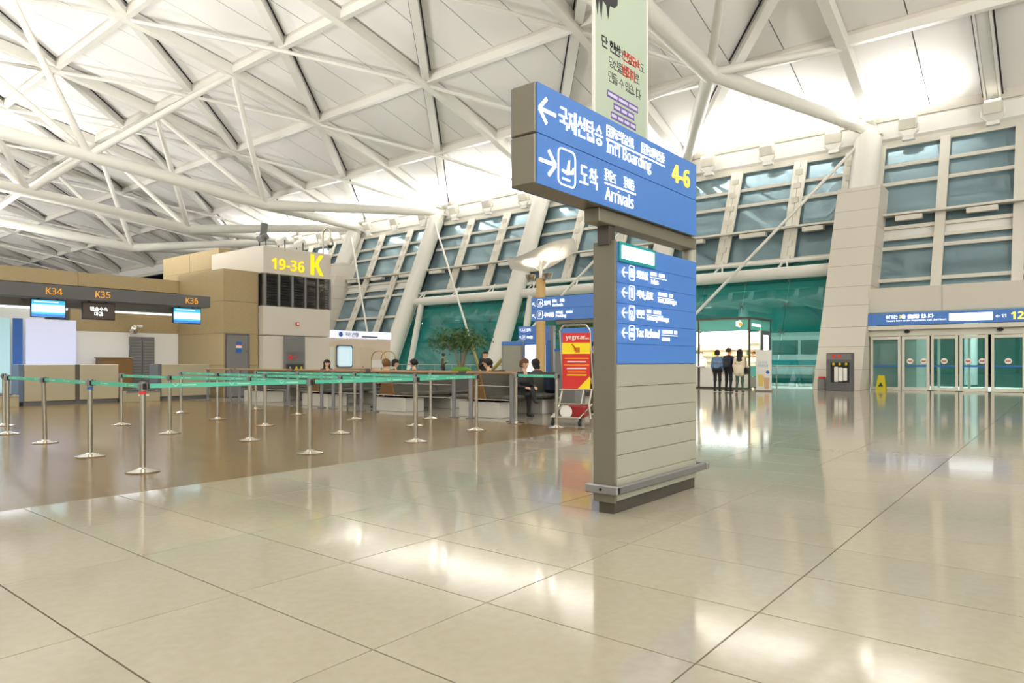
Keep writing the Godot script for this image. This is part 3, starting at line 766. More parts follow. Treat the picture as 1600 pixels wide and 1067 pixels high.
	# slab lettering
	bx("lightbox_frame", Vector3(0.315, 2.065, 0.004), Vector3(0.61, 0.155, 0.02), M.teal_frame, t)
	bx("lightbox", Vector3(0.315, 2.065, 0.012), Vector3(0.54, 0.105, 0.016), M.screen_white, t)
	# the small Chinese and Japanese lines cannot be read in the photo: plain marks of their length stand for them
	var rows := [["화장실", 0.1, 0.1, "Toilets", 1], ["식사 음료", 0.16, 0.06, "Food, Beverages", 2], ["환전", 0.07, 0.13, "Currency Exchange", 3], ["", 0.19, 0.05, "", 4]]
	for i in 4:
		var y := 1.86 - 0.16 * i
		arrow("arrow_mark", Vector3(0.05, y + 0.01, zz), bs, 0.085, 0, wt, t)
		icon_frame(Vector3(0.165, y - 0.005, zz), bs, 0.085, 0.115, wt, t, rows[i][4])
		if i < 3:
			strokes("korean_text", rows[i][0], Vector3(0.29, y + 0.02, zz), bs, 0.062, wt, t, 0.11, 1.0)
			var x0: float = 0.29 + 0.07 * rows[i][0].length() + 0.03
			bx("small_print", Vector3(x0 + rows[i][1] / 2, y + 0.08, zz), Vector3(rows[i][1], 0.03, 0.006), wt, t)
			bx("small_print", Vector3(x0 + rows[i][1] + 0.05 + rows[i][2] / 2, y + 0.08, zz), Vector3(rows[i][2], 0.03, 0.006), wt, t)
			if i == 1: bx("comma", Vector3(0.423, y + 0.018, zz), Vector3(0.01, 0.02, 0.006), wt, t)
			bx("rule", Vector3(x0 + 0.14, y + 0.05, zz), Vector3(0.3, 0.006, 0.006), wt, t)
			write("english_text", rows[i][3], Vector3(x0, y - 0.005, zz), bs, 0.04, wt, t, 0.85, false)
		else:
			write("english_text", "Tax Refund", Vector3(0.28, y + 0.02, zz), bs, 0.068, wt, t, 0.85, false)
			bx("small_print", Vector3(0.84, y + 0.08, zz), Vector3(0.19, 0.03, 0.006), wt, t)
			bx("small_print", Vector3(1.0, y + 0.08, zz), Vector3(0.05, 0.03, 0.006), wt, t)
			bx("rule", Vector3(0.88, y + 0.05, zz), Vector3(0.3, 0.006, 0.006), wt, t)
			bx("small_print", Vector3(0.81, y + 0.015, zz), Vector3(0.14, 0.03, 0.006), wt, t)

# ---------------------------------------------------------------- hanging banner
func build_banner() -> void:
	var t := thing("hanging_banner", "tall pale green hanging banner with Korean slogan and black drips above the blue sign", "banner", W(12.7, 8.0, 6.2), PI / 2)
	bx("cloth", Vector3(1.2, 2.6, 0), Vector3(2.4, 5.2, 0.02), M.banner, t)
	for x in [0.0, 2.4]: bx("hem_pole", Vector3(x, 2.6, 0.0), Vector3(0.06, 5.2, 0.05), M.white, t)
	var cord := MB.new()
	for x in [0.15, 2.25]: cord.tube(Vector3(x, 5.2, 0), Vector3(x, 12.2, 0), 0.012, 6)
	put("hanging_wire", cord, M.steel, t)
	var z := 0.013
	var k := MB.new(); k.prism([Vector2(0.04, 3.0), Vector2(0.14, 2.55), Vector2(0.2, 2.9), Vector2(0.3, 2.5), Vector2(0.36, 2.95), Vector2(0.5, 2.9), Vector2(0.58, 2.62), Vector2(0.66, 2.95), Vector2(0.86, 2.98), Vector2(1.0, 3.1), Vector2(1.0, 5.1), Vector2(0.04, 5.1)], Vector3(0, 0, z - 0.002), Vector3.RIGHT, Vector3.UP, 0.003)
	put("black_drips", k, M.ink, t)
	strokes("slogan_text", "단 한번", Vector3(0.32, 1.95, z), Basis(), 0.24, M.ink, t, 0.13, 0.9)
	strokes("slogan_text", "의", Vector3(1.05, 1.95, z), Basis(), 0.2, M.ink, t, 0.07)
	strokes("red_text", "원정도박", Vector3(1.25, 1.95, z), Basis(), 0.22, M.ink_red, t, 0.13, 0.85)
	strokes("slogan_text", "도", Vector3(2.05, 1.95, z), Basis(), 0.2, M.ink, t, 0.07)
	strokes("slogan_text", "당신을", Vector3(0.62, 1.6, z), Basis(), 0.22, M.ink, t, 0.07, 0.85)
	strokes("red_text", "범죄자", Vector3(1.2, 1.6, z), Basis(), 0.24, M.ink_red, t, 0.14, 0.82)
	strokes("slogan_text", "로", Vector3(1.8, 1.6, z), Basis(), 0.22, M.ink, t, 0.07)
	strokes("slogan_text", "만들 수 있습니다", Vector3(0.6, 1.27, z), Basis(), 0.22, M.ink, t, 0.07, 0.8)
	for i in 3:
		var w: float = [1.4, 0.95, 1.15][i]; var x: float = [0.55, 0.82, 0.7][i]
		bx("violet_strip", Vector3(x + w / 2, 0.98 - 0.22 * i, z - 0.002), Vector3(w, 0.16, 0.004), M.violet, t)
		for q in [3, 3, 4][i]:
			var n: int = [3, 3, 4][i]
			bx("strip_print", Vector3(x + w * (q + 0.5) / n, 0.98 - 0.22 * i, z + 0.001), Vector3(w / n - 0.06, 0.07, 0.004), M.pale, t)

# ---------------------------------------------------------------- check-in island
func build_island() -> void:
	var tw := struct("wall_tower", "beige check-in tower block with a strip window and yellow zone lettering")
	bah("tower_base", 13.03, 15.77, 21.5, 25.0, 0.0, 2.1, M.stone, tw, 0.02)
	bah("tower_shaft", 13.03, 15.77, 21.5, 25.0, 2.12, 3.13, M.stone, tw, 0.02)
	bah("room_back_wall", 13.1, 15.7, 24.8, 24.95, 3.13, 4.25, M.stone, tw)     # the room behind the strip window is hollow
	bah("room_end_wall", 15.6, 15.72, 21.6, 24.8, 3.13, 4.25, M.stone, tw)
	bah("side_pane", 13.07, 13.08, 21.55, 24.8, 3.16, 4.22, glass(Color8(60, 60, 60), 0.3), tw)
	bah("tower_top", 13.0, 15.8, 21.47, 25.0, 4.25, 5.2, M.stone, tw, 0.02)
	for i in 6:
		var b := 13.06 + 0.535 * i
		bah("strip_window_post", b, b + 0.08, 21.5, 21.6, 3.13, 4.25, M.grey, tw)
		if i < 5:
			var lv := MB.new()
			for q in 11: lv.box(W(b + 0.3, 21.6, 3.2 + 0.095 * q), Vector3(0.05, 0.012, 0.44), Basis(Vector3.FORWARD, 0.5))
			put("blind_slats", lv, M.midgrey, tw)
			bah("strip_pane", b + 0.08, b + 0.53, 21.545, 21.555, 3.16, 4.22, glass(Color8(60, 60, 60), 0.3), tw)
	for i in 2: bah("strip_window_post", 13.03, 13.12, 21.9 + 0.8 * i, 22.0 + 0.8 * i, 3.13, 4.25, M.grey, tw)
	write("zone_digits", "19-36", W(13.3, 21.44, 4.4), ALONG_B, 0.38, M.letter_yellow, tw, 1.0)
	write("zone_letter", "K", W(14.87, 21.44, 4.36), ALONG_B, 0.74, M.letter_yellow, tw, 1.0)
	var cab := thing("fire_hose_cabinet", "grey steel fire hose cabinet with red lamp let into the beige tower", "cabinet", W(14.2, 21.44, 0.0), PI / 2)
	bx("body", Vector3(0, 1.05, 0.01), Vector3(0.85, 2.1, 0.04), M.grey, cab, 0.01)
	bx("upper_door", Vector3(0, 1.35, 0.04), Vector3(0.78, 0.38, 0.02), M.alu, cab, 0.004)
	bx("recess", Vector3(0, 0.9, 0.032), Vector3(0.7, 0.42, 0.01), M.dark, cab)
	for x in [-0.2, 0.02]:
		var k := MB.new(); k.tube(Vector3(x, 1.35, 0.05), Vector3(x, 1.35, 0.09), 0.075 if x < 0 else 0.04, 14); put("red_lamp", k, M.red, cab)
	for x in [-0.2, 0.05, 0.25]: 
		var k := MB.new(); k.ball(Vector3(x, 0.95, 0.05), Vector3(0.05, 0.09, 0.03), 8, 6); put("valve", k, M.yellow_sign if x > 0 else M.alu, cab)
	var al := thing("fire_alarm_call_point", "small red call point on the beige tower wall", "alarm", W(14.35, 21.47, 2.55), PI / 2)
	bx("box", Vector3.ZERO, Vector3(0.14, 0.12, 0.05), M.red, al, 0.01); bx("cover", Vector3(0, 0, 0.03), Vector3(0.08, 0.06, 0.012), M.white, al)
	# lamps and camera on the tower roof
	for i in 3:
		var t := thing("roof_floodlight", "floodlight on a tilting bracket on top of the beige tower", "floodlight", W(13.3 + 0.75 * i, 22.0, 5.2), 0.0, "floodlights on the tower roof")
		var k := MB.new(); k.box(Vector3(0, 0.35, 0), Vector3(0.35, 0.22, 0.3), Basis(Vector3.RIGHT, 0.6), 0.03); put("housing", k, M.grey if i == 0 else M.white, t)
		var b := MB.new(); b.path([Vector3(-0.2, 0.35, 0), Vector3(-0.2, 0.0, 0), Vector3(0.2, 0.0, 0), Vector3(0.2, 0.35, 0)], 0.02, 6); put("bracket", b, M.dark, t)
		if i == 0:
			var pl := MB.new(); pl.box(Vector3(0.05, 0.55, 0), Vector3(0.06, 0.6, 0.25), Basis(Vector3.FORWARD, 0.2)); put("reflector_wing", pl, M.grey, t)
	var cc := thing("gooseneck_camera", "security dome camera hanging from a gooseneck pipe above the tower", "camera", W(15.6, 21.7, 5.2))
	var gk := MB.new()
	var gp := [Vector3(0, 0, 0), Vector3(0, 0.75, 0)]
	for i in 9: gp.append(Vector3(0.22 - 0.22 * cos(PI * i / 8), 0.75 + 0.22 * sin(PI * i / 8), 0))
	gp.append(Vector3(0.44, 0.55, 0)); gk.path(gp, 0.028, 8); put("gooseneck", gk, M.steel, cc)
	var gd := MB.new(); gd.lathe(Vector3(0.44, 0.3, 0), [Vector2(0.0, 0.28), Vector2(0.07, 0.26), Vector2(0.13, 0.08), Vector2(0.13, 0.0)], 16); put("hood", gd, M.steel, cc)
	var gb := MB.new(); gb.ball(Vector3(0.44, 0.28, 0), Vector3(0.09, 0.1, 0.09), 12, 8); put("dome", gb, M.black, cc)
	# veneered blocks beside and behind the tower
	var wd := struct("wall_island", "wood veneered service block of the check-in island")
	for i in 4: bah("veneer_panel", 11.75, 13.0, 21.8, 25.0, 1.075 * i + 0.005, 1.075 * (i + 1) - 0.005, M.veneer, wd)
	bah("veneer_core", 11.77, 13.0, 21.82, 25.0, 0, 4.28, M.bronze_dark, wd)
	for i in 2:
		for j in 2: bah("upper_veneer_panel", 13.3, 13.5, 25.0 + 2.3 * i + 0.01, 27.3 + 2.3 * i - 0.01, 4.0 + 0.75 * j + 0.005, 4.75 + 0.75 * j - 0.005, M.veneer, wd)
	bah("upper_veneer_return", 13.5, 16.0, 25.0, 25.1, 4.0, 5.5, M.veneer, wd)
	for i in 3:
		bah("fascia_panel", 2.0 + 3.25 * i + 0.006, 5.25 + 3.25 * i - 0.006, 24.9, 25.1, 3.65, 4.1, M.veneer, wd)
	bah("fascia_recess", 1.0, 11.7, 25.0, 25.2, 3.3, 3.65, M.midgrey, wd)
	for b in [6.6, 9.2]: bah("air_grille", b, b + 0.6, 24.96, 25.0, 3.42, 3.58, M.black, wd)
	bah("island_roof", 0.0, 13.3, 25.2, 32.0, 3.6, 3.75, M.white, wd)
	for i in 3: bah("back_veneer_panel", 8.3, 11.74, 24.95, 25.1, 1.1 * i + 0.004, 1.1 * (i + 1) - 0.004, M.veneer if i == 2 else M.white, wd)
	bah("back_wall", 0.0, 7.6, 25.0, 25.15, 0.0, 3.3, M.white, wd)
	bah("passage_back", 6.5, 9.5, 28.4, 28.5, 0.0, 3.3, M.white, wd)
	bah("passage_blue_board", 7.7, 8.05, 28.2, 28.3, 1.6, 2.7, M.blue, wd)
	var dr := struct("door_10", "grey steel service door in the veneered block")
	bah("leaf", 11.85, 12.62, 21.74, 21.8, 0.02, 2.08, M.grey, dr, 0.006)
	bah("door_frame", 11.8, 12.67, 21.765, 21.795, 0.0, 2.13, M.midgrey, dr)
	var kn := MB.new(); kn.tube(W(12.53, 21.74, 1.55), W(12.53, 21.7, 1.55), 0.02, 8); put("knob", kn, M.steel, dr)
	bah("notice_blue", 12.16, 12.36, 21.73, 21.739, 1.78, 1.86, M.blue_flat, dr); bah("notice_red", 12.16, 12.36, 21.73, 21.739, 1.74, 1.78, M.red, dr); bah("notice_white", 12.16, 12.36, 21.73, 21.739, 1.66, 1.74, M.white, dr); bah("notice_blue", 12.16, 12.36, 21.73, 21.739, 1.5, 1.66, M.blue_flat, dr)
	# louvred door
	var ld := struct("door_11", "grey louvred double door in the back wall")
	for i in 2:
		bah("leaf", 10.05 + 0.42 * i, 10.45 + 0.42 * i, 24.85, 24.93, 0.0, 2.05, M.grey, ld)
		for q in 18: bah("louvre", 10.08 + 0.42 * i, 10.42 + 0.42 * i, 24.82, 24.86, 0.15 + 0.1 * q, 0.21 + 0.1 * q, M.alu, ld)
	var dc := thing("dome_camera", "silver dome security camera on a wall arm by the louvred door", "camera", W(10.1, 24.6, 2.3))
	var db := MB.new(); db.ball(Vector3.ZERO, Vector3.ONE * 0.16, 16, 10); put("dome", db, M.chrome, dc)
	var da := MB.new(); da.box(Vector3(-0.1, 0.1, -0.15), Vector3(0.35, 0.1, 0.2), Basis(), 0.02); put("arm", da, M.white, dc)
	# glowing partitions behind the counters
	for i in 3:
		var p := thing("backlit_partition", ["pale green-blue glowing glass partition behind the check-in counter", "slim dark blue post panel between the glowing partitions", "pale lavender glowing partition beside the staff opening"][i], "partition", W([3.0, 6.62, 6.95][i], 24.5, 0.0))
		var wdt: float = [3.55, 0.25, 1.35][i]
		bx("panel", Vector3(0, 1.25, -wdt / 2), Vector3(0.05, 2.5, wdt), [glow(Color8(168, 204, 212), 0.4), M.blue_flat, glow(Color8(196, 200, 225), 0.5)][i], p, 0.006)
		bx("foot", Vector3(0, 0.03, -wdt / 2), Vector3(0.1, 0.06, wdt), M.dark, p)
	# gantry with counter numbers
	var g := thing("counter_gantry", "grey overhead gantry beam with orange counter numbers above the check-in desks", "gantry", W(1.0, 20.5, 2.8))
	bx("beam", Vector3(0, 0.2, -4.75), Vector3(0.5, 0.34, 9.5), M.midgrey, g, 0.01)
	bx("rear_channel", Vector3(-0.9, 0.02, -4.75), Vector3(0.3, 0.3, 9.5), M.grey, g)
	for i in 3: bx("cross_arm", Vector3(-2.2, 0.1, -1.2 - 3.8 * i), Vector3(4.2, 0.14, 0.14), M.midgrey, g)
	for i in 3:
		var lm := bx("light_strip", Vector3(-1.1, -0.15, -1.8 - 3.0 * i), Vector3(0.1, 0.05, 2.6), M.screen_white, g)
		area(W(2.8 + 3.0 * i, 21.6, 2.58), Vector3.DOWN, 0.1, 2.6, 5.0, Color(0.92, 0.95, 1.0))
	for e in [["K34", 6.18], ["K35", 7.33], ["K36", 9.75]]: write("counter_number", e[0], Vector3(0.255, 0.12, -(e[1] - 1.0)), ALONG_B, 0.17, M.letter_amber, g, 1.0, false)
	# monitors
	for i in 3:
		var b0: float = [5.92, 7.09, 9.49][i]; var wdt: float = [0.79, 0.82, 0.84][i]
		var t := thing("counter_monitor", ["lit blue-white counter monitor hanging under number K34", "dark counter monitor with white Korean text hanging under number K35", "lit blue-white counter monitor hanging under number K36"][i], "monitor", W(b0, 20.5, 2.34), PI / 2)
		bx("case", Vector3(wdt / 2, 0.23, -0.03), Vector3(wdt, 0.47, 0.08), M.black, t, 0.01)
		for x in [0.18, 0.6]: bx("hanger", Vector3(x, 0.477, -0.03), Vector3(0.05, 0.03, 0.05), M.dark, t)
		if i == 1:
			bx("screen", Vector3(wdt / 2, 0.23, 0.012), Vector3(wdt - 0.04, 0.43, 0.006), glow(Color8(70, 60, 54), 0.3), t)
			strokes("screen_text", "탑승수속", Vector3(0.2, 0.24, 0.017), Basis(), 0.1, M.sign_white, t, 0.14, 1.08)
			strokes("screen_text", "마감", Vector3(0.3, 0.11, 0.017), Basis(), 0.1, M.sign_white, t, 0.14, 1.08)
		else:
			bx("screen", Vector3(wdt / 2, 0.23, 0.012), Vector3(wdt - 0.04, 0.43, 0.006), glow(Color8(70, 180, 220), 0.9), t)
			bx("screen_band", Vector3(wdt / 2, 0.23, 0.014), Vector3(wdt - 0.04, 0.2, 0.006), glow(Color8(190, 235, 245), 0.9), t)
			bx("screen_foot", Vector3(wdt / 2, 0.05, 0.014), Vector3(wdt - 0.04, 0.06, 0.006), glow(Color8(70, 120, 200), 0.9), t)
			for q in 5: bx("screen_card", Vector3(0.12 + 0.14 * q, 0.22, 0.016), Vector3(0.115, 0.14, 0.006), M.sign_white, t)
			bx("screen_line", Vector3(wdt / 2 - 0.05, 0.40, 0.016), Vector3(0.55, 0.025, 0.004), M.sign_white, t)
	# counters
	for i in 2:
		var b0: float = [6.14, 9.75][i]; var b1: float = [8.5, 11.3][i]
		var t := thing("check_in_counter", ["long speckled stone check-in counter with a dark joint below monitor K34", "short speckled stone check-in counter below monitor K36"][i], "counter", W(b0, 21.8, 0))
		var l := b1 - b0
		bx("toe_kick", Vector3(-0.35, 0.06, -l / 2), Vector3(0.6, 0.12, l), M.midgrey, t)
		if i == 0:
			bx("front_slab", Vector3(-0.3, 0.62, -0.62), Vector3(0.6, 1.0, 1.22), M.granite, t, 0.01); bx("front_slab", Vector3(-0.3, 0.62, -1.86), Vector3(0.6, 1.0, 1.02), M.granite, t, 0.01)
			bx("joint_post", Vector3(-0.3, 0.62, -1.29), Vector3(0.58, 1.0, 0.13), M.bronze_dark, t)
		else: bx("front_slab", Vector3(-0.3, 0.62, -l / 2), Vector3(0.6, 1.0, l), M.granite, t, 0.01)
		bx("end_plate", Vector3(-0.3, 0.62, 0.06), Vector3(0.6, 1.02, 0.12), mat(Color8(88, 100, 124), 0.5) if i == 0 else M.midgrey, t, 0.01)
		bx("inner_desk", Vector3(-0.9, 0.72, -l / 2), Vector3(0.6, 0.05, l), M.veneer, t)
	for i in 2:
		var b0: float = [4.6, 8.6][i]
		var t := thing("baggage_scale", ["low grey baggage belt beside the long counter's blue end plate", "low grey baggage belt between the two stone counters"][i], "conveyor", W(b0, 21.5, 0))
		var l: float = [1.35, 0.98][i]
		bx("bed", Vector3(-0.6, 0.16, -l / 2), Vector3(1.2, 0.32, l), M.granite, t, 0.01); bx("belt", Vector3(-0.65, 0.335, -l / 2), Vector3(1.1, 0.03, l - 0.2), M.dark, t, 0.008)
		bx("edge_trim", Vector3(0.0, 0.3, -l / 2), Vector3(0.02, 0.05, l), M.steel, t); bx("label_plate", Vector3(0.012, 0.2, -l / 2), Vector3(0.01, 0.06, 0.3), M.white, t)
	var ds := thing("service_desk", "plain brown desk box behind the counters by the louvred door", "desk", W(8.9, 24.0, 0.0))
	bx("carcass", Vector3(-0.3, 0.66, -0.45), Vector3(0.6, 1.3, 0.9), M.wood_end, ds, 0.01); bx("top", Vector3(-0.3, 1.33, -0.45), Vector3(0.66, 0.03, 0.96), M.veneer, ds)

# ---------------------------------------------------------------- queue posts
func build_queue() -> void:
	# rows of posts; belts run from each post to the next in its chain
	var rows := [[[4.05, 15.5], [3.63, 13.7], [3.58, 11.76], [3.43, 9.65], [3.31, 7.85], [5.36, 7.74], [7.13, 7.62], [9.0, 8.08]],
		[[5.50, 13.96], [5.37, 11.71], [5.66, 9.72]], [[7.69, 16.2], [7.31, 13.8], [7.14, 11.73], [7.17, 9.49]],
		[[9.37, 15.81], [9.06, 13.56], [9.1, 11.57], [8.9, 9.54]], [[10.25, 10.5]], [[10.45, 8.35], [10.27, 7.26]]]
	var names := ["outer", "second", "third", "rearmost", "lone", "last"]
	for r in rows.size():
		for i in rows[r].size():
			var p: Array = rows[r][i]
			var tag_: String = ["chrome belt post with teal belt in the outer line along the wood floor edge", "chrome belt post with teal belt in the second line of the queue maze", "chrome belt post with teal belt in the third line of the queue maze", "chrome belt post with teal belt in the rearmost line of the queue maze", "single chrome post without belt beside the wooden leaning rail", "chrome belt post of the short pair beside the red advertising trolley"][r]
			if r == 0 and i == 4: tag_ = "chrome corner belt post with a red ring under its black head"
			if r == 0 and i == 2: tag_ = "tilted chrome belt post leaning to one side"
			if r == 0 and i == 3: tag_ = "chrome belt post with a blue ring under its head"
			var t := thing("belt_post", tag_, "stanchion", W(p[0], p[1], 0), 0.0, "queue belt posts")
			if r == 0 and i == 2: t.rotation = Vector3(0.0, 0.0, 0.0)
			var k := MB.new(); k.lathe(Vector3.ZERO, [Vector2(0.0, 0.0), Vector2(0.17, 0.0), Vector2(0.175, 0.012), Vector2(0.06, 0.035), Vector2(0.035, 0.05), Vector2(0.0, 0.05)], 24); put("base", k, M.chrome, t)
			var lean := Vector3(0.06, 0, 0.04) if r == 0 and i == 2 else Vector3.ZERO
			var s := MB.new(); s.tube(Vector3(0, 0.04, 0), Vector3(0, 0.9, 0) + lean, 0.03, 16); put("post", s, M.steel, t)
			var h := MB.new(); h.tube(Vector3(0, 0.88, 0) + lean, Vector3(0, 0.98, 0) + lean, 0.037, 16); h.box(Vector3(0, 0.93, 0) + lean, Vector3(0.05, 0.07, 0.1), Basis(), 0.008); put("head", h, M.alu, t)
			var cl := MB.new(); cl.box(Vector3(0, 0.93, -0.055) + lean, Vector3(0.045, 0.065, 0.02), Basis(), 0.006); cl.box(Vector3(0.045, 0.93, 0) + lean, Vector3(0.02, 0.065, 0.045), Basis(), 0.006); put("belt_clip", cl, M.black, t)
			if r == 0 and (i == 3 or i == 4):
				var rg := MB.new(); rg.tube(Vector3(0, 0.845, 0), Vector3(0, 0.885, 0), 0.034, 16); put("ring", rg, M.red if i == 4 else M.blue_flat, t)
			var nxt = null
			if i + 1 < rows[r].size(): nxt = rows[r][i + 1]
			elif r == 1: nxt = [5.36, 7.74]
			elif r == 2: nxt = [7.13, 7.62]
			elif r == 3: nxt = [9.0, 8.08]
			if nxt != null:
				var d := W(nxt[0], nxt[1], 0) - W(p[0], p[1], 0)
				var b := MB.new()
				var dir := d.normalized()
				var st := dir * 0.05 + Vector3(0, 0.935, 0) + lean; var en := d - dir * 0.05 + Vector3(0, 0.935, 0)
				if r == 0 and i == 1: en += Vector3(0.06, 0, 0.04)
				b.bar(st, en, 0.002, 0.05)
				var bo := put("belt", b, M.belt, t)
				var pr := MB.new()
				var n := int(d.length() / 0.62)
				var sd := dir.cross(Vector3.UP)
				for q in n:
					var c := st.lerp(en, (q + 0.5) / n)
					for sgn in [-1.0, 1.0]:
						var o: Vector3 = c + sd * 0.002 * sgn
						pr.bar(o - dir * 0.06 + Vector3(0, 0.015, 0), o - dir * 0.03 - Vector3(0, 0.012, 0), 0.002, 0.008); pr.bar(o - dir * 0.03 - Vector3(0, 0.012, 0), o + Vector3(0, 0.015, 0), 0.002, 0.008)
						pr.bar(o + dir * 0.04, o + dir * 0.2, 0.002, 0.014)
				put("belt_print", pr, M.belt_pale, bo).set_meta("kind", "stuff")
	# wooden leaning rails on grey posts
	var segs := [[20.9, 19.4], [19.05, 16.4], [16.1, 14.9], [14.55, 13.3], [12.95, 10.2], [9.85, 8.6]]
	for i in segs.size():
		var s = segs[i]
		var lab: String = ["end segment of the wooden leaning rail beside the grey service door", "long wooden leaning rail segment in front of the tower", "short wooden leaning rail segment before the third bench", "short wooden leaning rail segment between third and second bench", "long wooden leaning rail segment before the second bench", "last wooden leaning rail segment before the bench of the seated woman"][i]
		var t := thing("leaning_rail", lab, "rail", W(10.72, s[0], 0), 0.0, "wooden leaning rails")
		var l: float = s[0] - s[1]
		bx("top_board", Vector3(l / 2, 0.975, 0), Vector3(l, 0.05, 0.16), M.wood_rail, t, 0.012)
		for x in [0.07, l - 0.07]:
			bx("post", Vector3(x, 0.475, 0), Vector3(0.09, 0.95, 0.05), M.alu, t, 0.006); bx("foot_plate", Vector3(x, 0.008, 0), Vector3(0.2, 0.016, 0.12), M.midgrey, t)
		for h in [0.42, 0.7]:
			var w := MB.new(); w.tube(Vector3(0.07, h, 0), Vector3(l - 0.07, h, 0), 0.008, 6); put("wire", w, M.steel, t)

# ---------------------------------------------------------------- benches
func build_benches() -> void:
	for i in 4:
		var a: float = [9.9, 12.8, 15.8, 18.8][i]
		var t := thing("bench", ["back-to-back dark bench with stone blocks where the woman with crossed legs sits", "back-to-back dark bench with stone blocks behind the long leaning rail", "back-to-back dark bench with stone blocks, third from the trolley", "back-to-back dark bench with stone blocks next to the tower"][i], "bench", W(11.0, a, 0), 0.0, "double-sided waiting benches")
		for z in [0.0, -1.55, -3.1]: bx("stone_block", Vector3(0, 0.17, -0.4 + z), Vector3(1.15, 0.34, 0.62), M.marble, t, 0.01)
		for z in [-0.4, -3.5]:
			var br := MB.new(); br.box(Vector3(-0.35, 0.36, z), Vector3(0.12, 0.05, 0.2)); br.box(Vector3(0.35, 0.36, z), Vector3(0.12, 0.05, 0.2)); put("seat_bracket", br, M.black, t)
		for s in [-1.0, 1.0]:
			for q in 3: bx("seat_cushion", Vector3(0.48 * s, 0.425, -0.75 - 1.42 * q), Vector3(0.56, 0.09, 1.4), M.seat, t, 0.03)
			for q in 3:
				var bk := MB.new()
				var z0 := -0.08 - 1.42 * q; var z1 := z0 - 1.4
				bk.hexa([Vector3(0.02 * s, 0.46, z0), Vector3(0.24 * s, 0.46, z0), Vector3(0.24 * s, 0.46, z1), Vector3(0.02 * s, 0.46, z1), Vector3(0.02 * s, 0.95, z0), Vector3(0.07 * s, 0.95, z0), Vector3(0.07 * s, 0.95, z1), Vector3(0.02 * s, 0.95, z1)])
				put("backrest", bk, M.seat, t)
		for z in [-0.04, -4.38]:
			var e := MB.new(); e.prism([Vector2(-0.27, 0.4), Vector2(0.27, 0.4), Vector2(0.085, 0.96), Vector2(-0.085, 0.96)], Vector3(0, 0, z - 0.02), Vector3.RIGHT, Vector3.UP, 0.05); put("end_panel", e, M.wood_end, t)

